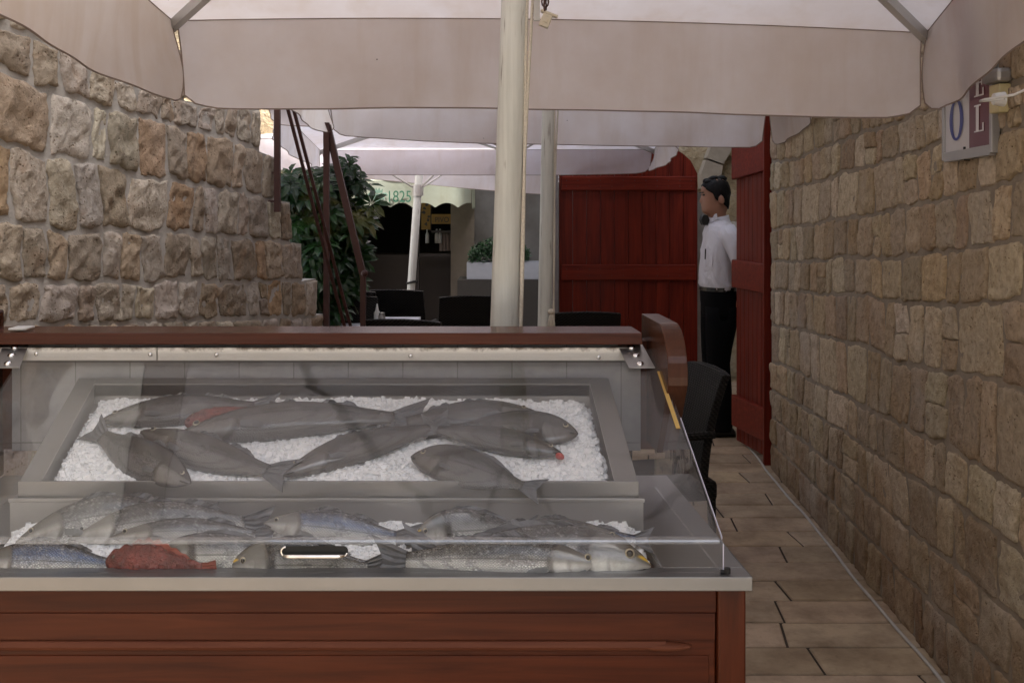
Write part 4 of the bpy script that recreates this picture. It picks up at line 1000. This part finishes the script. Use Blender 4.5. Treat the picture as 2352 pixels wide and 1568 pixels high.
# torso + neck + head as one loft (profile of face in front radius)
zh=1.515 # chin height
head=[ # z, centre f, front r, back r, side r
 (1.30,-.02,.085,.09,.17),(1.38,-.02,.07,.085,.13),(1.43,-.012,.052,.062,.062),(1.47,.0,.050,.062,.056),(1.495,.012,.056,.072,.056),
 (1.508,.022,.072,.082,.058),(1.520,.03,.076,.092,.062),(1.533,.032,.076,.098,.066),(1.545,.032,.079,.100,.068),(1.552,.032,.0745,.102,.069),(1.560,.032,.080,.103,.070),(1.570,.032,.080,.104,.071),
 (1.580,.032,.088,.105,.072),(1.588,.032,.097,.106,.073),(1.598,.032,.093,.108,.074),(1.612,.032,.084,.109,.075),(1.626,.032,.077,.110,.076),(1.640,.032,.080,.111,.077),(1.655,.032,.083,.111,.077),(1.675,.03,.082,.108,.077),(1.70,.026,.076,.098,.073),(1.72,.02,.064,.082,.064),(1.738,.014,.044,.058,.048),(1.748,.01,.018,.025,.02)]
rings=[]
for z,cf_,rf,rb,rs in head:
    ring=[]
    for k in range(28):
        a=2*math.pi*k/28; c_,s_=math.cos(a),math.sin(a); rr=rf if c_>0 else rb
        if 1.505<z<1.66 and c_>0:   # narrow nose / mouth ridge
            base=min(rf,.078); extra=rf-base; rr=base*(1-.10*abs(s_)**1.2)+extra*max(0,1-abs(s_)*4.5)
        ring.append(wp(cf_+c_*rr,s_*rs,z))
    rings.append(ring)
body.loft([ell(0,0,z,rf,rb,rs,28) for z,rf,rb,rs in ((.93,.07,.07,.12),(1.0,.08,.08,.13),(1.1,.085,.085,.14),(1.2,.085,.09,.16))]+rings)
for s_ in (1,-1):   # ears
    body.sphere(wp(-.012,s_*.078,1.60),(.020,.012,.033),12,8,M=Matrix.Rotation(R(-12),4,'Y'))
def limb(mb,pts,rs,n=12): mb.tube(pts,rs,n)
for s_ in (1,-1):
    sh=wp(-.03,s_*.17,1.40)
    if s_==-1: el=wp(-.12,s_*.22,1.15); wr=wp(-.13,s_*.13,.935)   # hands held behind the back
    else: el=wp(-.13,s_*.22,1.15); wr=wp(-.17,s_*.06,.95)
    limb(body,[sh,sh.lerp(el,.5),el,el.lerp(wr,.35),wr],[.044,.044,.040,.038,.026])
    hd=(wr-el).normalized(); pm=wr+hd*.05
    body.tube([wr,wr+hd*.03,pm,wr+hd*.09],[.024,.033,.038,.034],10)
    for q in range(4):
        o_=Vector((0,0,0)); off=Vector((.0,1,0))*(q-1.5)*.017; b0=wr+hd*.085+off; b1=b0+hd*(.035+.006*(q in(1,2)))+Vector((-.008,0,0)); b2=b1+hd*.022+Vector((-.018,0,0)); body.tube([b0,b1,b2],[.0095,.009,.008],7)
    t0=wr+hd*.03+Vector((-.02,0,0)); body.tube([t0,t0+hd*.03+Vector((-.022,0,0)),t0+hd*.055+Vector((-.028,0,0))],[.012,.0105,.009],7)
    hp=wp(0,s_*.09,.92); kn=wp(.02,s_*.10,.50); an=wp(-.02+.0,s_*.10,.09); limb(body,[hp,hp.lerp(kn,.5),kn,kn.lerp(an,.4),an],[.07,.065,.048,.048,.034])
    body.tube([an,wp(.04,s_*.105,.04),wp(.13,s_*.11,.03)],[.036,.035,.025],10)
bo=body.build('body',SK.m,wt,smooth=True)
rm=bo.modifiers.new('remesh','REMESH'); rm.mode='VOXEL'; rm.voxel_size=.006; rm.use_smooth_shade=True
sm_=bo.modifiers.new('smooth','SMOOTH'); sm_.iterations=3; sm_.factor=.4
# face details
m=MB()
for s_ in (1,-1): m.sphere(wp(.098,s_*.030,1.633),(.012,.014,.006),8,6)
for s_ in (1,-1): m.box(tuple(wp(.118,s_*.030-.018,1.646)),tuple(wp(.104,s_*.030+.018,1.653)))
m.build('brows_and_eyes',M['ink'],wt)
# hair cap
HR=NT('black_hair'); n_=HR.noise(HR.coord(scale=(1,1,.3)),220,3); HR.p(Base_Color=HR.mix(n_,(.004,.004,.005),(.02,.018,.017)),Roughness=.45); HR.bump(n_,.8,.004); HR.b.inputs['Specular IOR Level'].default_value=.12
hr=MB(); rings=[]
NK=36
for i in range(13):
    e=i/12; rings.append([])
    for k in range(NK):
        a=2*math.pi*k/NK; c_,s_=math.cos(a),math.sin(a)
        # hairline height depends on the angle: high at forehead, down at nape, sideburn at the ear
        fr=(1+c_)/2
        zl_=1.535+.165*fr**1.0 + (.0 if abs(c_)>.35 else .01)
        if -.25<c_<.1: zl_=max(zl_-.02,1.565)
        z=zl_+(1.762-zl_)*math.sin(e*math.pi/2)
        hh=np.array([h_[0] for h_ in head]); 
        fi=lambda q:np.interp(z,hh,[h_[q] for h_ in head])
        g=.007+.004*math.sin(k*3.3+i*2)+.002*math.sin(k*7+i*5)
        rr=(min(fi(2),.082) if c_>0 else fi(3))+g; rs=fi(4)+g
        sc=math.cos(e*math.pi/2)**.35 if e>.8 else 1
        if z>1.745: sc*=.6
        rings[-1].append(wp(fi(1)+c_*rr*sc,s_*rs*sc,z+.004*math.sin(k*5+i)*(e)))
hr.loft(rings)
for a,b_,c_,rr in ((.066,-.03,1.722,.024),(.070,.0,1.730,.025),(.066,.03,1.722,.024),(.03,-.02,1.745,.026),(.03,.03,1.742,.026),(-.03,0,1.745,.03)): hr.sphere(wp(a,b_,c_),(rr*1.25,rr,rr*.75),10,6)
for k in range(9):   # tufts over the forehead and crown
    a=random.Random(k).uniform(-1,1); b0=wp(.070,a*.05,1.715); hr.tube([b0,b0+Vector((-.014,0,.002)),b0+Vector((-.022,a*.006,-.006))],[.008,.005,.001],5)
hr.build('hair',HR.m,wt,smooth=True)
# shirt
ST=NT('white_shirt'); c=ST.coord(); n_=ST.noise(ST.coord(scale=(3,3,1.3)),2.6,3,.5,1.2); ST.p(Base_Color=(.62,.61,.66),Roughness=.8); ST.bump(n_,.9,.05)
sh=MB(); prof=[(.985,.105,.115,.160),(1.0,.118,.122,.168),(1.03,.126,.120,.172),(1.08,.128,.108,.170),(1.14,.124,.102,.170),(1.20,.118,.104,.175),(1.26,.110,.112,.182),(1.32,.102,.118,.19),(1.37,.092,.112,.182),(1.41,.088,.108,.165),(1.435,.074,.090,.12),(1.452,.064,.076,.078),(1.468,.060,.072,.068),(1.485,.060,.070,.066)]
rings=[]
for z,rf,rb,rs in prof:
    ring=[]
    for k in range(36):
        a=2*math.pi*k/36; c_,s_=math.cos(a),math.sin(a); w_=.004*math.sin(k*1.7+z*40)+.005*math.sin(z*55+k*.6) if z<1.40 else 0
        ring.append(wp(-.005+c_*((rf if c_>0 else rb)+w_),s_*(rs+w_),z+(.012*c_*-1 if z>1.44 else 0)))
    rings.append(ring)
sh.loft(rings,caps=False); shirt=sh.build('shirt',ST.m,wt,smooth=True,solid=.004)
for s_ in (1,-1):
    sl=MB(); a=wp(-.025,s_*.15,1.405); b=wp(-.085,s_*.205,1.27); c3=wp(-.118,s_*.222,1.175)
    sl.tube([a,a.lerp(b,.5),b,b.lerp(c3,.5),c3],[.062,.067,.065,.063,.062],16,caps=False); sl.build('sleeve',ST.m,wt,smooth=True,solid=.004)
m=MB(); # collar
for s_ in (1,-1):
    m.add([wp(.062,s_*.004,1.478),wp(.02,s_*.072,1.508),wp(.015,s_*.078,1.470),wp(.075,s_*.035,1.435)],[(0,1,2,3)])
m.build('collar',ST.m,wt,solid=.004)
m=MB()
for s_ in (1,-1):
    m.loft([[wp(.090+q*.012*c1,s_*(.008+q*.016),1.462+(.012+q*.011)*s1) for c1,s1 in ((1,0),(.5,.9),(-.5,.9),(-1,0),(-.5,-.9),(.5,-.9))] for q in (0,1,2.4)])
m.sphere(wp(.092,0,1.462),(.012,.011,.012),10,6); m.build('bow_tie',m_plain('black_satin',(.006,.006,.007),.35),wt)
m=MB(); m.add([wp(.095,-.10,1.245),wp(.060,-.150,1.245),wp(.064,-.150,1.15),wp(.100,-.10,1.15)],[(0,1,2,3)]); m.build('breast_pocket',ST.m,wt,solid=.006)
m=MB(); m.tube([wp(.100,-.10,1.27),wp(.103,-.10,1.20)],.004,6); m.build('pen',M['ink'],wt)
# trousers
TR=m_plain('black_trousers',(.004,.004,.0045),.95,0,.3,8,.01); TR.node_tree.nodes['Principled BSDF'].inputs['Specular IOR Level'].default_value=.1
tr=MB(); tr.loft([ell(-.005,0,z,rf,rb,rs,28) for z,rf,rb,rs in ((1.005,.118,.118,.165),(.97,.122,.128,.17),(.92,.120,.135,.178),(.86,.112,.132,.182),(.80,.10,.12,.18))],caps=True)
for s_ in (1,-1):
    tr.loft([ell(f,s_*.092,z,rf,rb,rs,20) for z,f,rf,rb,rs in ((.88,-.005,.104,.120,.086),(.74,0,.10,.11,.086),(.60,.01,.086,.09,.078),(.50,.012,.078,.078,.07),(.36,.0,.074,.076,.066),(.20,-.01,.07,.074,.062),(.07,-.012,.072,.072,.062),(.045,-.008,.078,.07,.064))])
to=tr.build('trousers',TR,wt,smooth=True)
m=MB(); m.loft([ell(-.005,0,z,.124,.124,.171,28) for z in (.985,1.012)],caps=False); m.build('belt',m_plain('black_belt',(.008,.007,.006),.3),wt,solid=.004)
for s_ in (1,-1):
    m=MB(); rings=[]
    for e,(hw,h_) in zip((-.10,-.08,-.03,.03,.09,.14,.175,.185),((.022,.045),(.036,.07),(.040,.085),(.043,.075),(.046,.055),(.043,.045),(.03,.035),(.01,.02))):
        rings.append([wp(e,s_*.10+hw*math.cos(a),max(.003,h_*.5+h_*.5*math.sin(a))) for a in [2*math.pi*k/12 for k in range(12)]])
    m.loft(rings); m.build('shoe',m_plain('black_shoe',(.008,.008,.008),.25),wt,smooth=True)

# ---- wicker chairs
WK=NT('dark_wicker'); c=WK.coord(); 
w1=WK.add('ShaderNodeTexWave'); WK.l.new(WK.coord(scale=(1,1,1)),w1.inputs['Vector']); w1.bands_direction='Z'; w1.inputs['Scale'].default_value=32; w1.inputs['Distortion'].default_value=.4
w2_=WK.add('ShaderNodeTexWave'); WK.l.new(WK.coord(scale=(1,1,1)),w2_.inputs['Vector']); w2_.bands_direction='DIAGONAL'; w2_.inputs['Scale'].default_value=26
ht=WK.math('MULTIPLY',w1.outputs['Fac'],w2_.outputs['Fac']); WK.p(Base_Color=WK.mix(WK.ramp(ht,[(0,0),(.6,1)]),(.004,.0035,.003),(.020,.018,.016)),Specular_IOR_Level=.2,Roughness=.6); WK.bump(ht,.9,.004)
def make_chair():
    rt=newobj('wicker_chair',None); rt.empty_display_size=.1
    def part(mb,nm,**k): o=mb.build(nm,WK.m,None,**k); o.parent=rt; return o
    m=MB(); m.box((-.24,-.24,.36),(.24,.24,.45)); part(m,'seat',bevel=.02)
    m=MB(); G=[]
    rings=[]
    for i in range(9):
        e=i/8; z=.43+.49*e; y=.20+.10*e*e+.02*e; hw=.235-.012*e; rings.append([Vector((hw*x,y+.035*yy-.035*(1-x*x)*0+.03*x*x*-1,z+(.0 if e<1 else .012*(1-x*x)))) for x,yy in [(-1,-.6),(-.6,-1),(0,-1.2),(.6,-1),(1,-.6),(1,.6),(.6,.4),(0,.2),(-.6,.4),(-1,.6)]])
    m.loft(rings); part(m,'backrest',bevel=.006)
    for sx_ in (-1,1):
        for sy in (-1,1):
            m=MB(); m.tube([(sx_*.215,sy*.215,.37),(sx_*.215,sy*.225,0)],[.022,.018],8); part(m,'leg')
    for sx_ in (-1,1):
        m=MB(); m.tube([(sx_*.235,-.20,.42),(sx_*.245,-.20,.62),(sx_*.245,-.16,.645),(sx_*.24,.22,.66)],[.018,.018,.02,.018],8); part(m,'armrest')
    return rt
CHG='dark wicker chairs behind the fish case'
def place(rt,x,y,rz,label,first=False):
    if first: c_=rt
    else:
        c_=rt.copy(); COL.objects.link(c_)
        for ch_ in [o for o in bpy.data.objects if o.parent==rt]:
            q=ch_.copy(); COL.objects.link(q); q.parent=c_
    c_.location=(x,y,0); c_.scale=(.9,.9,.935) if first else (1,1,1); c_.rotation_euler=(0,0,R(rz)); tag(c_,label,'chair',CHG); return c_
c0=make_chair()
place(c0,.61,4.55,-78,'dark wicker chair seen from its side just right of the fish case end',True)
place(c0,XF(975,6.4),6.15,165,'wicker chair right of the laid white table, its top edge lit')
place(c0,XF(1325,6.6),6.55,184,'wicker chair back between the second parasol pole and the red plank door')
place(c0,XF(925,8.2),8.1,175,'wicker chair beneath the thin leaning pole of the farthest parasol')
place(c0,XF(812,8.1),8.0,180,'wicker chair behind the white table, in front of the leafy shrub base')
place(c0,XF(790,6.9),7.0,10,'wicker chair left of the white table beside the tall iron post')
place(c0,XF(1075,7.4),7.6,185,'wicker chair half hidden left of the thick front pole')
# table
yt=7.35
tb=thing('dining_table','small square dining table standing behind the stair frame','table',(XF(852,yt),yt,0))
tx=XF(848,yt); m=MB(); m.box((tx-.33,6.95,.72),(tx+.33,7.6,.745)); m.build('table_top',WK.m,tb)
for a in (-1,1):
    for b in (-1,1): m=MB(); m.box((tx+a*.29-.02,7.275+b*.28-.02,0),(tx+a*.29+.02,7.275+b*.28+.02,.72)); m.build('leg',WK.m,tb)
m=MB(); n=16
xs=[tx-.335,tx+.335]; 
m.grid([[(tx+.34*a,7.275+.34*b,.7485) for b in (-1,-.5,0,.5,1)] for a in (-1,-.5,0,.5,1)])
for (a0,b0,a1,b1) in ((-1,-1,1,-1),(1,-1,1,1),(1,1,-1,1),(-1,1,-1,-1)):
    G=[]
    for i in range(n+1):
        e=i/n; x=a0+(a1-a0)*e; y=b0+(b1-b0)*e; G.append([(tx+.34*x*(1+.05*q*math.sin(e*18)),7.275+.34*y*(1+.05*q*math.sin(e*18)),.7485-.22*q) for q in (0,.33,.66,1)])
    m.grid(G)
o=m.build('tablecloth',M['cloth'],smooth=False); tag(o,'white tablecloth spread over the small dining table','tablecloth')
m=MB(); p=P(866,738,7.25); z=.749; m.tube([(p.x,7.25,z),(p.x,7.25,z+.07),(p.x,7.25,z+.085),(p.x,7.25,z+.13)],[.022,.022,.012,.004],12); o=m.build('squeeze_bottle',M['white'],smooth=True); tag(o,'slim white squeeze bottle with a pointed cap on the tablecloth','bottle')
sh_=thing('cruet','glass shaker with a steel lid on the white tablecloth','shaker',(XF(877,7.2),7.2,z))
m=MB(); x=XF(877,7.2); m.tube([(x,7.2,z),(x,7.2,z+.055)],[.026,.024],12); m.build('jar',m_plain('cloudy_glass',(.35,.33,.31),.15),sh_,smooth=False)
m=MB(); m.tube([(x,7.2,z+.056),(x,7.2,z+.075)],[.022,.018],12); m.build('lid',M['steel'],sh_)

# ---- iron stair frame
rf=thing('stair_railing','brown iron frame of posts and slanting bars at the foot of the stepped wall','railing',(P(750,700,5.75).x,5.75,0))
def bar(nm,a,b,w,parent=rf):
    a=Vector(a);b=Vector(b);d=(b-a).normalized(); s=d.cross(Vector((0,1,0))).normalized()*w/2; t_=d.cross(s).normalized()*w/2
    m=MB(); m.prism([a-s-t_,a+s-t_,a+s+t_,a-s+t_],b-a); return m.build(nm,M['rust'],parent)
pa=P(637,200,5.15); pb=P(637,487,5.15); bar('post',pa,pb,.028)
for v in (397,463):
    q=P(637,v,5.15); bar('bracket',q,q+Vector((-.06,0,0)),.01)
yy=5.9; bar('post',(P(750,285,yy).x,yy,ZF(282,yy)),(P(750,285,yy).x,yy,0),.032)
bar('brace',P(752,288,yy+.02),P(834,632,yy+.02),.036)
q=P(834,632,yy+.02); bar('post',q,(q.x,q.y,0),.03)
bar('rod',P(648,200,5.3),P(792,752,5.95),.016); bar('rod',P(661,200,5.3),P(806,752,6.0),.016)
m=MB(); m.sphere(P(838,628,5.86),(.02,.02,.02),8,6); m.build('knob',M['rust'],rf)

# ---- leafy shrub (umbrella-leaved)
LF=NT('glossy_leaf'); c=LF.coord(); n_=LF.noise(c,3,3); n3=LF.noise(c,1.7,2); 
k_=LF.mix(LF.ramp(n_,[(.4,0),(.65,1)]),(.010,.036,.010),(.030,.085,.020)); k_=LF.mix(LF.ramp(n3,[(.62,0),(.72,.8)]),k_,(.16,.15,.03)); LF.p(Base_Color=k_,Roughness=.28)
trl=LF.add('ShaderNodeBsdfTranslucent'); LF.l.new(k_,trl.inputs[0]); mx=LF.add('ShaderNodeMixShader'); mx.inputs[0].default_value=.2; LF.l.new(LF.b.outputs[0],mx.inputs[1]); LF.l.new(trl.outputs[0],mx.inputs[2]); LF.l.new(mx.outputs[0],LF.out.inputs[0])
sr_=thing('leafy_shrub','dense dark green shrub with umbrella shaped leaf whorls behind the stepped wall','shrub',(P(730,700,7.2).x,7.2,0))
r=random.Random(21); lf=MB(); stems=MB()
blobs=[(700,480,6.9,75,95),(745,600,7.2,85,100),(690,560,6.8,50,80),(790,470,7.1,65,85),(795,395,7.1,38,34),(770,560,7.0,50,110),(720,440,7.3,70,50),(700,640,6.9,45,60),(770,650,7.3,45,70),(725,700,7.1,50,60),(665,430,6.8,25,30)]
root=Vector((P(735,700,7.2).x,7.2,0))
for (u,v,Y,du,dv) in blobs:
    c0_=P(u,v,Y); stems.tube([root,root.lerp(c0_,.5)+Vector((.03,0,.05)),c0_],[.022,.014,.007],7)
    nw=int(du*dv/150)+8
    for k in range(nw):
        a=r.uniform(0,2*math.pi); q=math.sqrt(r.random()); cc=P(u+du*q*math.cos(a),v+dv*q*math.sin(a),Y+r.uniform(-.35,.35)*(1-q*.6))
        ax=Vector((r.uniform(-.5,.5),r.uniform(-1,.1),r.uniform(.3,1))).normalized()
        e1=ax.orthogonal().normalized(); e2=ax.cross(e1)
        stems.tube([cc-ax*.10-Vector((0,0,.02)),cc],[.004,.0025],4)
        nl=r.randint(6,9); ll=r.uniform(.09,.14); ph=r.random()*6
        for j in range(nl):
            a2=ph+2*math.pi*j/nl; d2=(e1*math.cos(a2)+e2*math.sin(a2)); side=ax.cross(d2)*.021*ll/.12
            l0=cc+d2*.012; l1=cc+d2*ll*.45+ax*.012; l2=cc+d2*ll*.8-ax*.006; l3=cc+d2*ll*1.02-ax*.03
            up_=ax*.005
            lf.add([l0,l1-side,l1-up_*0-ax*.004,l1+side,l2-side*.85,l2-ax*.006,l2+side*.85,l3],[(0,1,2),(0,2,3),(1,4,5,2),(2,5,6,3),(4,7,5),(5,7,6)])
lf.build('crown',LF.m,sr_,smooth=False); stems.build('stem',m_plain('green_stem',(.06,.07,.03),.7),sr_)

# ---- illuminated hotel sign and socket on the right wall
def W(Y,z,h=.0): 
    n=Vector((-1,Rb,0)).normalized(); return Vector((Ra+Rb*Y,Y,z))+n*h
def wuv(u,v,h=.0):
    k=(u-1176)/2400; a=Ra-h; Y=a/(k-Rb); return Vector((a+Rb*Y,Y,1.6-(v-459)/2400*Y))
sn=thing('wall_sign','framed wall sign, blue O on white beside white letters on maroon','sign',wuv(2226,300))
fr_=lambda u,v,h=.025: wuv(u,v,h)
# corners of the sign front in the photo (bottom edge traced; top under the parasol)
BL=fr_(2168,361); BR=fr_(2279,342); 
hgt=.62
TL=BL+Vector((0,0,hgt)); TR_=BR+Vector((0,0,hgt))
nn=Vector((-1,Rb,0)).normalized()
def sp_(e,f,h=0): return BL.lerp(BR,e)+Vector((0,0,hgt*f))+nn*h
def quad(mb,e0,e1,f0,f1,h0,h1): mb.prism([sp_(e0,f0,h0),sp_(e1,f0,h0),sp_(e1,f1,h0),sp_(e0,f1,h0)],nn*(h1-h0))
ratio=(wuv(2235,350,.025).y-BL.y)/(BR.y-BL.y)
m=MB(); quad(m,0,1,0,1,-.019,-.006); m.build('box',m_plain('sign_box_back',(.30,.29,.28),.6),sn)
m=MB(); quad(m,.03,.545,.02,.98,-.0055,-.001); m.build('white_panel',m_plain('sign_white',(.52,.50,.50),.3,0,.05),sn)
m=MB(); quad(m,.545,.97,.02,.98,-.0055,-.0012); m.build('maroon_panel',m_plain('sign_maroon',(.11,.018,.028),.3,0,.1),sn)
m=MB(); quad(m,-.02,.03,-.02,1.02,-.02,.005); quad(m,.97,1.02,-.02,1.02,-.02,.005); quad(m,.03,.97,-.03,.022,-.02,.0045); quad(m,.03,.97,.978,1.03,-.02,.0045); m.build('metal_frame',m_steel('sign_frame',(.40,.39,.38),.4,1,.7),sn,bevel=.002)
# letter O: an oval ring of thick and thin strokes
m=MB(); ce,cf_=.285,.182; N=40; io=[];oo=[]
for k in range(N):
    a=2*math.pi*k/N; oo.append(sp_(ce+.150*math.cos(a),cf_+.108*math.sin(a),.0012)); io.append(sp_(ce+.078*math.cos(a),cf_+.094*math.sin(a),.0012))
m.add(oo+io,[(k,(k+1)%N,N+(k+1)%N,N+k) for k in range(N)]); m.build('letter_o',m_plain('sign_blue',(.02,.03,.19),.4),sn)
m=MB()
def strokes(e,f,s,lst):
    for (a,b,c,d_) in lst: 
        m.prism([sp_(e+a*s,f+b*s*.46,.0006),sp_(e+c*s,f+b*s*.46,.0006),sp_(e+c*s,f+d_*s*.46,.0006),sp_(e+a*s,f+d_*s*.46,.0006)],nn*.001)
Ls=[(.0,0,.62,.05),(.12,.05,.30,.92),(.0,.92,.42,.97),(.54,.05,.62,.30)]
strokes(.66,.095,.30,Ls); 
Es=[(.0,0,.62,.05),(.12,.05,.30,.92),(.0,.92,.62,.97),(.54,.05,.62,.28),(.54,.72,.62,.92),(.30,.46,.5,.51),(.47,.38,.52,.6)]
strokes(.66,.27,.30,Es)
m.build('letters',m_plain('sign_letter_white',(.62,.60,.60),.4,0,.05),sn)
m=MB(); a=fr_(2216,352); m.tube([a+Vector((0,0,.02)),a+Vector((0,0,-.02)),a+Vector((0,0,-.02))-nn*.08],.005,6); m.build('bracket',M['black'],sn)
# socket
sk=thing('wall_socket','yellowed plastic socket box with a white plug right of the framed sign','socket',wuv(2308,228))
def wbox(mb,ua,ub,va,vb,h0,h1):
    ya=Ra/((ua-1176)/2400-Rb); yb_=Ra/((ub-1176)/2400-Rb); ym=(ya+yb_)/2; za,zb_=1.6-(va-459)/2400*ym,1.6-(vb-459)/2400*ym
    mb.prism([W(ya,za,h0),W(yb_,za,h0),W(yb_,zb_,h0),W(ya,zb_,h0)],nn*(h1-h0))
m=MB(); wbox(m,2299,2323,194,260,.0,.035); m.build('box',m_plain('yellowed_box',(.50,.42,.22),.45),sk,bevel=.004)
m=MB(); p=wuv(2306,228,.035); m.tube([p,p+nn*.03],[.022,.017],12); m.build('plug',M['white'],sk,smooth=False)
m=MB(); wbox(m,2292,2330,160,192,.0,.05); o=m.build('conduit_clamp',m_steel('clamp_metal',(.4,.38,.36),.4,1,.8),bevel=.012); tag(o,'small metal clamp on the wall above the socket box','clamp')
m=MB(); p=wuv(2306,228,.066); pts=[p,p+nn*.04+Vector((0,.06,.0)),wuv(2262,229,.13),wuv(2285,226,.12),wuv(2330,218,.10),wuv(2352,208,.09),wuv(2420,196,.06),wuv(2600,150,.03)]
m.tube(pts,.0038,7); o=m.build('wire',M['white'],smooth=True); tag(o,'thin white wire looping from the wall plug toward the viewer','cable')
# floor cable
m=MB(); r=random.Random(6); pts=[]
for k in range(70):
    y=2.2+k*.07; pts.append((Ra+Rb*y-.045+.006*math.sin(y*4)+.002*math.sin(y*11),y,.010))
m.tube(pts,.0065,7); o=m.build('floor_cable',m_plain('grey_white_cable',(.42,.40,.37),.6)); o.data.polygons.foreach_set('use_smooth',[True]*len(o.data.polygons)); tag(o,'pale cable running along the foot of the right wall','cable')
